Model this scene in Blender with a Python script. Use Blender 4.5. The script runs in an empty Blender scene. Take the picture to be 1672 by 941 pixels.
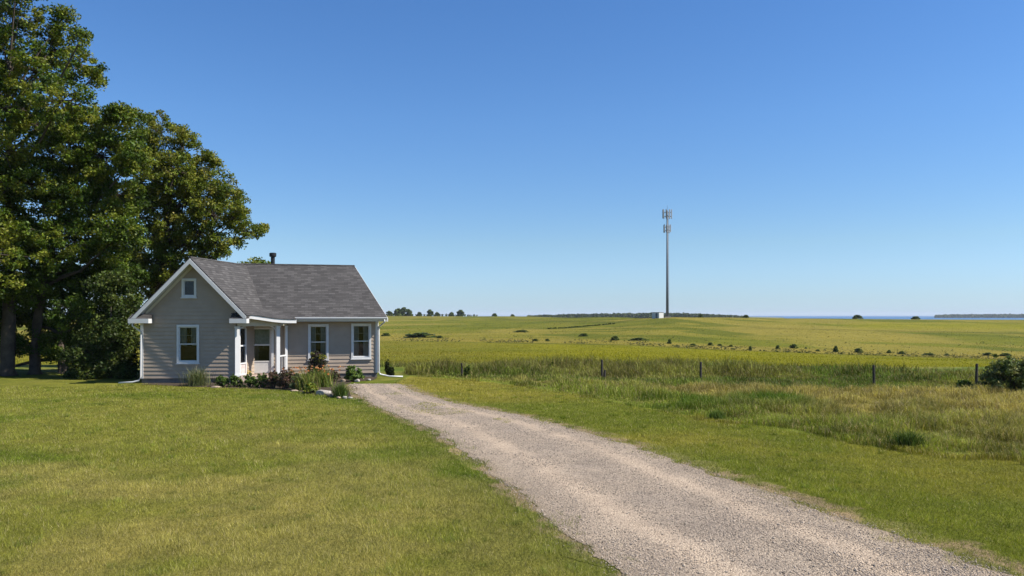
import bpy, math, random
import numpy as np
from mathutils import Vector, Matrix

# ------------------------------------------------------------------ basics
F = 1300.0          # focal length, photo pixels
CX, HY = 836.0, 515.0
EYE = 2.85
R = math.radians
rng = np.random.default_rng(11)
random.seed(5)
scene = bpy.context.scene
COL = scene.collection

def P(px, py, d):
    """world point seen at photo pixel (px,py) at forward distance d"""
    return Vector(((px - CX) / F * d, d, EYE + (HY - py) / F * d))
def G(px, py):
    """point on the level yard seen at photo pixel"""
    d = EYE * F / (py - HY)
    return Vector(((px - CX) / F * d, d, 0.0))

# ------------------------------------------------------------------ noise
_T = np.random.default_rng(3).random((256, 256))
def vnoise(x, y, seed=0):
    x = np.asarray(x, float) + seed * 17.31; y = np.asarray(y, float) + seed * 9.77
    xi = np.floor(x).astype(int); yi = np.floor(y).astype(int)
    fx = x - xi; fy = y - yi
    fx = fx * fx * (3 - 2 * fx); fy = fy * fy * (3 - 2 * fy)
    a = _T[xi % 256, yi % 256]; b = _T[(xi + 1) % 256, yi % 256]
    c = _T[xi % 256, (yi + 1) % 256]; d = _T[(xi + 1) % 256, (yi + 1) % 256]
    return (a * (1 - fx) + b * fx) * (1 - fy) + (c * (1 - fx) + d * fx) * fy
def fbm(x, y, s, seed=0, o=4):
    t = 0; amp = 0.5; f = 1.0 / s; tot = 0
    for k in range(o):
        t = t + amp * vnoise(np.asarray(x) * f, np.asarray(y) * f, seed + k * 3); tot += amp
        amp *= .5; f *= 2.03
    return t / tot
def sstep(a, b, x):
    t = np.clip((x - a) / (b - a), 0, 1); return t * t * (3 - 2 * t)

# ------------------------------------------------------------------ mesh helpers
def tag(o, label=None, cat=None, group=None, kind=None):
    if label: o['label'] = label
    if cat: o['category'] = cat
    if group: o['group'] = group
    if kind: o['kind'] = kind
    return o
def thing(name, loc, label, cat, group=None):
    o = bpy.data.objects.new(name, None); COL.objects.link(o)
    o.location = loc; o.empty_display_size = .2
    return tag(o, label, cat, group)
def root_loc(parent):
    while parent is not None and parent.parent is not None: parent = parent.parent
    return Vector(parent.location) if parent is not None else Vector((0, 0, 0))
def link(name, me, mat, parent=None):
    o = bpy.data.objects.new(name, me); COL.objects.link(o)
    if mat is not None: me.materials.append(mat)
    if parent is not None: o.parent = parent
    return o
class MB:
    def __init__(s): s.v = []; s.f = []
    def quad(s, a, b, c, d):
        n = len(s.v); s.v += [tuple(a), tuple(b), tuple(c), tuple(d)]; s.f.append((n, n + 1, n + 2, n + 3))
    def poly(s, pts):
        n = len(s.v); s.v += [tuple(p) for p in pts]; s.f.append(tuple(range(n, n + len(pts))))
    def prism(s, bottom, top):
        n = len(s.v); k = len(bottom); s.v += [tuple(p) for p in bottom] + [tuple(p) for p in top]
        s.f.append(tuple(range(n + k - 1, n - 1, -1))); s.f.append(tuple(range(n + k, n + 2 * k)))
        for i in range(k):
            j = (i + 1) % k; s.f.append((n + i, n + j, n + k + j, n + k + i))
    def obox(s, c, ax, ay, az):
        """box centred c with half-axis vectors"""
        c = Vector(c); ax = Vector(ax); ay = Vector(ay); az = Vector(az)
        b = [c - ax - ay - az, c + ax - ay - az, c + ax + ay - az, c - ax + ay - az]
        t = [p + 2 * az for p in b]; s.prism(b, t)
    def bar(s, p, q, w, h, up=Vector((0, 0, 1))):
        p = Vector(p); q = Vector(q); d = (q - p); L = d.length; d.normalize()
        side = d.cross(up)
        if side.length < 1e-4: side = d.cross(Vector((1, 0, 0)))
        side.normalize(); u = side.cross(d)
        s.obox((p + q) / 2, d * L / 2, side * w / 2, u * h / 2)
    def tube(s, pts, rad, n=8, cap=True):
        pts = [Vector(p) for p in pts]; rings = []
        for i, p in enumerate(pts):
            t = (pts[min(i + 1, len(pts) - 1)] - pts[max(i - 1, 0)]).normalized()
            a = t.cross(Vector((0, 0, 1)))
            if a.length < .05: a = t.cross(Vector((0, 1, 0)))
            a.normalize(); b = t.cross(a)
            r = rad[i] if hasattr(rad, '__len__') else rad
            k = len(s.v); rings.append(k)
            for j in range(n):
                an = 2 * math.pi * j / n
                s.v.append(tuple(p + a * (r * math.cos(an)) + b * (r * math.sin(an))))
        for i in range(len(rings) - 1):
            for j in range(n):
                j2 = (j + 1) % n
                s.f.append((rings[i] + j, rings[i] + j2, rings[i + 1] + j2, rings[i + 1] + j))
        if cap:
            s.f.append(tuple(range(rings[0] + n - 1, rings[0] - 1, -1)))
            s.f.append(tuple(range(rings[-1], rings[-1] + n)))
    def build(s, name, mat, parent=None, smooth=False):
        off = root_loc(parent)
        me = bpy.data.meshes.new(name)
        me.from_pydata([(a - off.x, b - off.y, c - off.z) for a, b, c in s.v], [], s.f); me.update()
        if smooth: me.polygons.foreach_set('use_smooth', [True] * len(me.polygons))
        return link(name, me, mat, parent)
def np_mesh(name, V, Fc, mat, parent=None, tint=None, smooth=False):
    """V (n,3); Fc list of (m,k) index arrays"""
    off = root_loc(parent); V = np.asarray(V, np.float32) - np.array(off, np.float32)
    me = bpy.data.meshes.new(name)
    me.vertices.add(len(V)); me.vertices.foreach_set('co', V.ravel())
    loops = np.concatenate([f.ravel() for f in Fc]).astype(np.int32)
    starts = []; s = 0
    for f in Fc:
        m, k = f.shape; starts.append(s + np.arange(m) * k); s += m * k
    starts = np.concatenate(starts).astype(np.int32)
    me.loops.add(len(loops)); me.loops.foreach_set('vertex_index', loops)
    me.polygons.add(len(starts)); me.polygons.foreach_set('loop_start', starts)
    me.update(calc_edges=True)
    if tint is not None:
        at = me.attributes.new('tint', 'FLOAT_COLOR', 'POINT')
        c = np.ones((len(V), 4), np.float32); c[:, :3] = tint
        at.data.foreach_set('color', c.ravel())
    if smooth: me.polygons.foreach_set('use_smooth', np.ones(len(starts), bool))
    return link(name, me, mat, parent)

# ------------------------------------------------------------------ materials
def new_mat(name):
    m = bpy.data.materials.new(name); m.use_nodes = True
    nt = m.node_tree; b = nt.nodes['Principled BSDF']
    return m, nt, b
def N(nt, t, **kw):
    n = nt.nodes.new(t)
    for k, v in kw.items():
        if k in n.inputs: n.inputs[k].default_value = v
        else: setattr(n, k, v)
    return n
def ramp(nt, src, stops):
    r = nt.nodes.new('ShaderNodeValToRGB'); e = r.color_ramp.elements
    while len(e) < len(stops): e.new(.5)
    for i, (p, c) in enumerate(stops):
        e[i].position = p; e[i].color = (*c, 1) if len(c) == 3 else c
    nt.links.new(src, r.inputs[0]); return r.outputs[0]
def mul(nt, a, b, fac=1.0, mode='MULTIPLY'):
    m = nt.nodes.new('ShaderNodeMix'); m.data_type = 'RGBA'; m.blend_type = mode
    m.inputs['Factor'].default_value = fac
    nt.links.new(a, m.inputs['A']); nt.links.new(b, m.inputs['B']); return m.outputs['Result']
def plain(name, col, rough=.6, spec=.3, noise=.12, scale=6.0, bump=0.0, bscale=60., metal=0.0):
    m, nt, b = new_mat(name)
    tc = N(nt, 'ShaderNodeTexCoord')
    n = N(nt, 'ShaderNodeTexNoise', Scale=scale, Detail=6.0, Roughness=.6); nt.links.new(tc.outputs['Object'], n.inputs['Vector'])
    c = ramp(nt, n.outputs['Fac'], [(.25, [x * (1 - noise) for x in col]), (.75, [min(1, x * (1 + noise)) for x in col])])
    nt.links.new(c, b.inputs['Base Color'])
    b.inputs['Roughness'].default_value = rough; b.inputs['Specular IOR Level'].default_value = spec
    b.inputs['Metallic'].default_value = metal
    if bump:
        n2 = N(nt, 'ShaderNodeTexNoise', Scale=bscale, Detail=4.0); nt.links.new(tc.outputs['Object'], n2.inputs['Vector'])
        bp = N(nt, 'ShaderNodeBump', Strength=bump, Distance=.02); nt.links.new(n2.outputs['Fac'], bp.inputs['Height'])
        nt.links.new(bp.outputs[0], b.inputs['Normal'])
    return m
def foliage(name, trans=.35, spec=.25, rough=.5, sat=1.0):
    m, nt, b = new_mat(name)
    at = N(nt, 'ShaderNodeAttribute', attribute_name='tint')
    nt.links.new(at.outputs['Color'], b.inputs['Base Color'])
    b.inputs['Roughness'].default_value = rough; b.inputs['Specular IOR Level'].default_value = spec
    t = N(nt, 'ShaderNodeBsdfTranslucent')
    hs = N(nt, 'ShaderNodeMix', data_type='RGBA', blend_type='MULTIPLY'); hs.inputs['Factor'].default_value = 1
    nt.links.new(at.outputs['Color'], hs.inputs['A']); hs.inputs['B'].default_value = (1.25, 1.3, .55, 1)
    nt.links.new(hs.outputs['Result'], t.inputs['Color'])
    mx = N(nt, 'ShaderNodeMixShader'); mx.inputs[0].default_value = trans
    nt.links.new(b.outputs[0], mx.inputs[1]); nt.links.new(t.outputs[0], mx.inputs[2])
    out = nt.nodes['Material Output']; nt.links.new(mx.outputs[0], out.inputs['Surface'])
    return m
M = {}
M['leaf'] = foliage('leaf', .27, .15)
M['grass'] = foliage('grass', .27, .06)
M['bark'] = plain('bark', (.075, .06, .047), .9, .1, .45, 3.0, .8, 14.)
M['white'] = plain('white_paint', (.58, .575, .56), .45, .4, .06, 5.0)
M['gutter'] = plain('white_gutter', (.56, .56, .555), .4, .5, .04, 3.0)
M['beige'] = plain('beige_trim', (.52, .46, .35), .6, .3, .08, 4.0)
M['siding'] = plain('taupe_siding', (.340, .270, .205), .55, .3, .10, 2.5)
M['black'] = plain('black_metal', (.012, .012, .013), .45, .4, .2)
M['dark_room'] = plain('dark_room', (.018, .017, .016), .9, .1, .1)  # near-black colour carries the darkness of the unlit rooms
M['curtain'] = plain('curtain_cloth', (.34, .36, .34), .9, .1, .25, 9.0)
M['doorpaint'] = plain('door_paint', (.55, .53, .50), .5, .3, .08, 6.0)
M['pinkpanel'] = plain('worn_panel', (.52, .43, .40), .7, .2, .35, 9.0)
M['concrete'] = plain('concrete', (.33, .29, .25), .9, .15, .25, 7.0, .5, 50.)
M['foundation'] = plain('foundation', (.16, .145, .13), .9, .15, .3, 7.0, .5, 40.)
M['soil'] = plain('mulch_soil', (.065, .05, .036), 1.0, .05, .5, 9.0, 1.0, 40.)
M['rock_pale'] = plain('pale_rock', (.34, .305, .265), .85, .2, .35, 8.0, .8, 25.)
M['rock_tan'] = plain('tan_rock', (.31, .235, .175), .85, .2, .35, 8.0, .8, 25.)
M['post'] = plain('weathered_post', (.06, .052, .045), .9, .1, .4, 12.0, .6, 40.)
M['steel'] = plain('galvanised_steel', (.11, .12, .135), .6, .3, .12, .6, 0, 1, .1)
M['antenna'] = plain('antenna_shell', (.30, .315, .33), .5, .3, .08)
M['shedgrey'] = plain('shed_cladding', (.52, .52, .50), .6, .3, .1)

def m_brick():
    m, nt, b = new_mat('brick_step')
    tc = N(nt, 'ShaderNodeTexCoord')
    br = N(nt, 'ShaderNodeTexBrick', Scale=1.0); br.inputs['Brick Width'].default_value = .21; br.inputs['Row Height'].default_value = .075
    br.inputs['Mortar Size'].default_value = .008
    br.inputs['Color1'].default_value = (.42, .30, .23, 1); br.inputs['Color2'].default_value = (.33, .25, .20, 1); br.inputs['Mortar'].default_value = (.4, .37, .33, 1)
    mp = N(nt, 'ShaderNodeMapping'); mp.inputs['Rotation'].default_value = (R(90), 0, 0)
    nt.links.new(tc.outputs['Object'], mp.inputs[0]); nt.links.new(mp.outputs[0], br.inputs['Vector'])
    nt.links.new(br.outputs['Color'], b.inputs['Base Color']); b.inputs['Roughness'].default_value = .9
    return m
M['brick'] = m_brick()

def m_shingle(name, base):
    m, nt, b = new_mat(name)
    uv = N(nt, 'ShaderNodeUVMap')
    br = N(nt, 'ShaderNodeTexBrick', Scale=1.0, offset=.5)
    br.inputs['Brick Width'].default_value = .31; br.inputs['Row Height'].default_value = .142
    br.inputs['Mortar Size'].default_value = .011; br.inputs['Bias'].default_value = 0
    br.inputs['Color1'].default_value = (0, 0, 0, 1); br.inputs['Color2'].default_value = (1, 1, 1, 1); br.inputs['Mortar'].default_value = (.1, .1, .1, 1)
    nz0 = N(nt, 'ShaderNodeTexNoise', Scale=3.0, Detail=3.0); nt.links.new(uv.outputs[0], nz0.inputs['Vector'])
    nt.links.new(uv.outputs[0], br.inputs['Vector'])
    c1 = ramp(nt, br.outputs['Color'], [(0, [x * .74 for x in base]), (.55, base), (1, [x * 1.35 for x in base])])
    nz = N(nt, 'ShaderNodeTexNoise', Scale=1.3, Detail=6.0); nt.links.new(uv.outputs[0], nz.inputs['Vector'])
    c2 = ramp(nt, nz.outputs['Fac'], [(.3, (.92, .92, .92)), (.7, (1.07, 1.07, 1.06))])
    sp = N(nt, 'ShaderNodeTexNoise', Scale=55.0, Detail=2.0); nt.links.new(uv.outputs[0], sp.inputs['Vector'])
    c3 = ramp(nt, sp.outputs['Fac'], [(.35, (.65, .65, .65)), (.7, (1.35, 1.35, 1.35))])
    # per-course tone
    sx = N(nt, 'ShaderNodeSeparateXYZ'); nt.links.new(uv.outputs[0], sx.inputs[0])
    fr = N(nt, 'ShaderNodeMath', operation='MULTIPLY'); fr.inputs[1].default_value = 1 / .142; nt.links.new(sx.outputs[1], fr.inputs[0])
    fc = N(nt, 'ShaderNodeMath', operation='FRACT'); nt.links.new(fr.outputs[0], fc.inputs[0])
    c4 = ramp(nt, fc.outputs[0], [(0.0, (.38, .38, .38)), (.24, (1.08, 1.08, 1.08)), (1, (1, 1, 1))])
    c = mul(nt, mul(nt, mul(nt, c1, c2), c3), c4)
    nt.links.new(c, b.inputs['Base Color'])
    b.inputs['Roughness'].default_value = .9; b.inputs['Specular IOR Level'].default_value = .2
    # lap: height falls away up the slope inside each course
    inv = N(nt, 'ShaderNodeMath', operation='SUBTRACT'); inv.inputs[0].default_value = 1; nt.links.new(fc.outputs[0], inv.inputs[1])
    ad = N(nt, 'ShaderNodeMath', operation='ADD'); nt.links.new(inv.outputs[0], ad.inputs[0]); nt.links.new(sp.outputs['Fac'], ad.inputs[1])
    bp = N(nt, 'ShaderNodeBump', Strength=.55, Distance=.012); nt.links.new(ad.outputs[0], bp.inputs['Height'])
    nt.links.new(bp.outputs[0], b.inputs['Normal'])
    return m
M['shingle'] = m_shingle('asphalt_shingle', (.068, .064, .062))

def m_glass():
    m, nt, b = new_mat('window_glass')
    g = N(nt, 'ShaderNodeBsdfGlossy', Roughness=.02); g.inputs['Color'].default_value = (.9, .95, 1, 1)
    t = N(nt, 'ShaderNodeBsdfTransparent'); t.inputs['Color'].default_value = (.75, .78, .77, 1)
    fr = N(nt, 'ShaderNodeFresnel', IOR=1.5)
    mx = N(nt, 'ShaderNodeMixShader'); nt.links.new(fr.outputs[0], mx.inputs[0])
    nt.links.new(t.outputs[0], mx.inputs[1]); nt.links.new(g.outputs[0], mx.inputs[2])
    nt.links.new(mx.outputs[0], nt.nodes['Material Output'].inputs['Surface'])
    return m
M['glass'] = m_glass()

def m_ground():
    m, nt, b = new_mat('grassland')
    at = N(nt, 'ShaderNodeAttribute', attribute_name='tint')
    geo = N(nt, 'ShaderNodeNewGeometry')
    def nz(s, d=4.0, r=.6):
        n = N(nt, 'ShaderNodeTexNoise', Scale=s, Detail=d, Roughness=r); nt.links.new(geo.outputs['Position'], n.inputs['Vector']); return n.outputs['Fac']
    a = ramp(nt, nz(22., 5.0, .7), [(.3, (.55, .55, .55)), (.7, (1.4, 1.4, 1.35))])
    bq = ramp(nt, nz(1.1, 6.0, .65), [(.3, (.70, .74, .74)), (.7, (1.30, 1.25, 1.2))])
    cq = ramp(nt, nz(.11, 8.0, .78), [(.3, (.76, .82, .84)), (.7, (1.24, 1.18, 1.08))])
    c = mul(nt, mul(nt, mul(nt, at.outputs['Color'], a), bq), cq)
    nt.links.new(c, b.inputs['Base Color']); b.inputs['Roughness'].default_value = 1; b.inputs['Specular IOR Level'].default_value = .05
    n1 = nz(30., 4.0, .7)
    bp = N(nt, 'ShaderNodeBump', Strength=.7, Distance=.05); nt.links.new(n1, bp.inputs['Height'])
    n2 = nz(1.6, 4.0, .7)
    bp2 = N(nt, 'ShaderNodeBump', Strength=.5, Distance=.35); nt.links.new(n2, bp2.inputs['Height']); nt.links.new(bp2.outputs[0], bp.inputs['Normal'])
    nt.links.new(bp.outputs[0], b.inputs['Normal'])
    return m
M['ground'] = m_ground()

def m_gravel():
    m, nt, b = new_mat('limestone_gravel')
    b.inputs['Sheen Weight'].default_value = 0
    geo = N(nt, 'ShaderNodeNewGeometry'); at = N(nt, 'ShaderNodeAttribute', attribute_name='tint')
    v = N(nt, 'ShaderNodeTexVoronoi', Scale=42.0); nt.links.new(geo.outputs['Position'], v.inputs['Vector'])
    c1 = ramp(nt, v.outputs['Color'], [(.1, (.66, .64, .62)), (.5, (1, 1, 1)), (.9, (1.2, 1.19, 1.17))])
    n = N(nt, 'ShaderNodeTexNoise', Scale=.9, Detail=7.0, Roughness=.7); nt.links.new(geo.outputs['Position'], n.inputs['Vector'])
    c2 = ramp(nt, n.outputs['Fac'], [(.3, (.84, .83, .82)), (.7, (1.12, 1.10, 1.07))])
    d = ramp(nt, v.outputs['Distance'], [(.0, (1, 1, 1)), (.55, (.95, .95, .95)), (.9, (.5, .48, .46))])
    c = mul(nt, mul(nt, mul(nt, at.outputs['Color'], c1), c2), d, 1)
    nt.links.new(c, b.inputs['Base Color']); b.inputs['Roughness'].default_value = .95; b.inputs['Specular IOR Level'].default_value = .1
    inv = N(nt, 'ShaderNodeMath', operation='SUBTRACT'); inv.inputs[0].default_value = 1; nt.links.new(v.outputs['Distance'], inv.inputs[1])
    bp = N(nt, 'ShaderNodeBump', Strength=.8, Distance=.02); nt.links.new(inv.outputs[0], bp.inputs['Height']); nt.links.new(bp.outputs[0], b.inputs['Normal'])
    return m
M['gravel'] = m_gravel()
def m_stone():
    m, nt, b = new_mat('gravel_stone')
    at = N(nt, 'ShaderNodeAttribute', attribute_name='tint'); nt.links.new(at.outputs['Color'], b.inputs['Base Color'])
    b.inputs['Roughness'].default_value = .95; b.inputs['Specular IOR Level'].default_value = .1
    return m
M['stone'] = m_stone()
def m_sea():
    m, nt, b = new_mat('sea_water')
    b.inputs['Base Color'].default_value = (.030, .115, .235, 1); b.inputs['Roughness'].default_value = .55; b.inputs['Specular IOR Level'].default_value = .12
    geo = N(nt, 'ShaderNodeNewGeometry')
    n = N(nt, 'ShaderNodeTexNoise', Scale=.05, Detail=5.0); nt.links.new(geo.outputs['Position'], n.inputs['Vector'])
    bp = N(nt, 'ShaderNodeBump', Strength=.6, Distance=1.0); nt.links.new(n.outputs['Fac'], bp.inputs['Height']); nt.links.new(bp.outputs[0], b.inputs['Normal'])
    return m
M['sea'] = m_sea()

# ------------------------------------------------------------------ camera, light, sky
cam = bpy.data.cameras.new('camera'); co = bpy.data.objects.new('camera', cam); COL.objects.link(co)
co.location = (0, 0, EYE); co.rotation_euler = (R(90), 0, 0)
cam.sensor_width = 36; cam.lens = 36 * F / 1672; cam.shift_y = (HY - 470.5) / 1672
cam.clip_start = .1; cam.clip_end = 40000
scene.camera = co

EL = R(46)
sdir = Vector((math.cos(EL) * math.cos(R(-7)), math.cos(EL) * math.sin(R(-7)), math.sin(EL)))   # towards the sun
sl = bpy.data.lights.new('sun', 'SUN'); so = bpy.data.objects.new('sun', sl); COL.objects.link(so)
sl.energy = 5.0; sl.angle = R(.53); sl.color = (1.0, .945, .86)
so.rotation_euler = sdir.to_track_quat('Z', 'Y').to_euler(); so.location = (40, -5, 45)
w = bpy.data.worlds.new('World'); scene.world = w; w.use_nodes = True
nt = w.node_tree; bg = nt.nodes['Background']
sky = nt.nodes.new('ShaderNodeTexSky'); sky.sky_type = 'NISHITA'; sky.sun_disc = False
sky.sun_elevation = EL; sky.sun_rotation = math.atan2(sdir.x, sdir.y)
sky.altitude = 300; sky.air_density = 1.0; sky.dust_density = .25; sky.ozone_density = 3.0
hs = nt.nodes.new('ShaderNodeHueSaturation'); hs.inputs['Saturation'].default_value = 1.15
nt.links.new(sky.outputs[0], hs.inputs['Color'])
tcw = nt.nodes.new('ShaderNodeTexCoord'); sxw = nt.nodes.new('ShaderNodeSeparateXYZ'); nt.links.new(tcw.outputs['Generated'], sxw.inputs[0])
mrw = nt.nodes.new('ShaderNodeMapRange'); mrw.inputs['From Max'].default_value = .4; nt.links.new(sxw.outputs[2], mrw.inputs['Value'])
SKY_G = [(0.0, (.62, .89, 1.48)), (.05, (.66, .87, 1.30)), (.22, (.81, .93, 1.09)), (.59, (.86, 1.03, 1.23)), (.90, (.83, 1.03, 1.26))]
rw = ramp(nt, mrw.outputs[0], [(p, [v / 1.6 for v in c]) for p, c in SKY_G])
nt.links.new(mul(nt, hs.outputs[0], rw), bg.inputs[0]); bg.inputs[1].default_value = .09 * 1.6 * .81
scene.view_settings.view_transform = 'Standard'; scene.view_settings.look = 'None'
scene.view_settings.exposure = 0.75; scene.view_settings.gamma = 1; scene.view_settings.use_curve_mapping = False
scene.cycles.use_denoising = True
scene.cycles.denoiser = 'OPENIMAGEDENOISE'
scene.cycles.denoising_input_passes = 'RGB_ALBEDO_NORMAL'
scene.cycles.max_bounces = 6; scene.cycles.transparent_max_bounces = 12
scene.cycles.sample_clamp_indirect = 6.0
scene.cycles.use_adaptive_sampling = False

# ------------------------------------------------------------------ terrain
COLS = [-900, 300, 640, 850, 1000, 1090, 1200, 1320, 1500, 1700, 2600]
CTRL = {   # photo-column: (distance, photo row) along it
 -900: [(45, 597.3), (70, 590), (140, 566), (300, 540), (650, 515.7)],
 300: [(45, 597.3), (70, 590), (140, 566), (300, 540), (650, 515.7)],
 640: [(45, 597.3), (70, 588), (120, 568), (200, 549), (330, 533), (650, 515.6)],
 850: [(45, 597.3), (70, 588), (120, 567), (180, 551), (300, 532), (560, 516.2)],
 1000: [(45, 597.3), (70, 589), (110, 571), (160, 556), (240, 538), (400, 516.8)],
 1090: [(45, 597.3), (70, 590), (110, 575), (150, 560), (220, 536), (300, 516.6)],
 1200: [(45, 597.3), (70, 593), (110, 579), (150, 566), (230, 540), (340, 517.6)],
 1320: [(45, 598.5), (70, 598), (110, 583), (150, 573), (240, 541), (400, 519.6)],
 1500: [(45, 600), (70, 603), (110, 588), (150, 579), (250, 545), (430, 521.3)],
 1700: [(45, 600), (70, 604), (110, 590), (150, 583), (250, 548), (450, 522.0)],
 2600: [(45, 600), (70, 604), (110, 590), (150, 583), (250, 548), (450, 522.0)]}
LG = np.linspace(math.log(45), math.log(4000), 220); DG = np.exp(LG)
ZT = []
for c in COLS:
    pts = CTRL[c]; crest = pts[-1][0]
    ds = [p[0] for p in pts]; zs = [EYE - (p[1] - HY) * p[0] / F for p in pts]
    far = -3.0 if c < 1210 else -10.5
    ds += [crest * 1.12, crest * 1.45, crest * 2.2, 4000]; zs += [zs[-1] - .5, zs[-1] - 2.6, far, far]
    z = np.interp(LG, np.log(ds), zs)
    k = np.exp(-np.linspace(-2, 2, 13) ** 2); k /= k.sum()
    ZT.append(np.convolve(np.pad(z, 6, mode='edge'), k, 'valid'))
ZT = np.array(ZT); UC = (np.array(COLS) - CX) / F
# smooth across columns
UG = np.linspace(UC[0], UC[-1], 240)
ZG = np.stack([np.interp(UG, UC, ZT[:, j]) for j in range(ZT.shape[1])], 1)
k = np.exp(-np.linspace(-2, 2, 9) ** 2); k /= k.sum()
ZG = np.apply_along_axis(lambda a: np.convolve(np.pad(a, 4, mode='edge'), k, 'valid'), 0, ZG)
def terrain(x, y):
    x = np.asarray(x, float); y = np.asarray(y, float)
    d = np.clip(y, 45, 4000); u = np.clip(x / np.maximum(y, 10), UG[0], UG[-1])
    a = (u - UG[0]) / (UG[1] - UG[0]); b = (np.log(d) - LG[0]) / (LG[1] - LG[0])
    ai = np.clip(a.astype(int), 0, len(UG) - 2); bi = np.clip(b.astype(int), 0, len(LG) - 2)
    fa = a - ai; fb = b - bi
    z = (ZG[ai, bi] * (1 - fa) + ZG[ai + 1, bi] * fa) * (1 - fb) + (ZG[ai, bi + 1] * (1 - fa) + ZG[ai + 1, bi + 1] * fa) * fb
    und = (fbm(x, y, 60., 4, 3) - .5) * 1.3 * sstep(60, 130, y) * (1 - sstep(220, 300, y))
    return z * sstep(38, 52, y) + und
def tz(x, y): return float(terrain(np.array([x]), np.array([y]))[0])

# yard outlines, unprojected to the level ground
def gl(pts): return np.array([G(*p)[:2] for p in pts])
EDGE_MOWN = gl([(560, 611), (650, 613.5), (760, 620), (860, 632), (980, 651), (1050, 668), (1150, 682), (1250, 697), (1350, 715), (1440, 733), (1560, 743), (1672, 753), (2200, 800)])
BELT_NEAR = gl([(560, 607), (650, 612), (760, 617), (900, 624), (1100, 632), (1300, 637), (1500, 640), (1672, 640), (2300, 640)])
POSTL = gl([(400, 606), (560, 610), (754, 614.5), (983, 617.5), (1144, 622), (1427, 628.5), (1594, 629), (2300, 634)])
DR_L = gl([(572, 628), (577, 640), (600, 655), (645, 677), (700, 702), (740, 727), (790, 765), (832, 796), (886, 838), (938, 878), (996, 916), (1033, 941), (1180, 1040), (1500, 1240), (2400, 1700)])
DR_R = gl([(646, 627.5), (672, 640), (720, 655), (780, 667), (850, 680), (900, 693), (960, 710), (1020, 727), (1080, 746), (1140, 766), (1200, 788), (1270, 812), (1340, 835), (1420, 862), (1500, 890), (1580, 917), (1650, 941), (2000, 1060), (3000, 1400)])
def along(poly, y, col=0):
    """x on the poly at forward distance y (polys run from far to near)"""
    o = np.argsort(poly[:, 1]); return np.interp(y, poly[o, 1], poly[o, 0])
def side_x(poly, x):
    o = np.argsort(poly[:, 0]); return np.interp(x, poly[o, 0], poly[o, 1])

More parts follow.
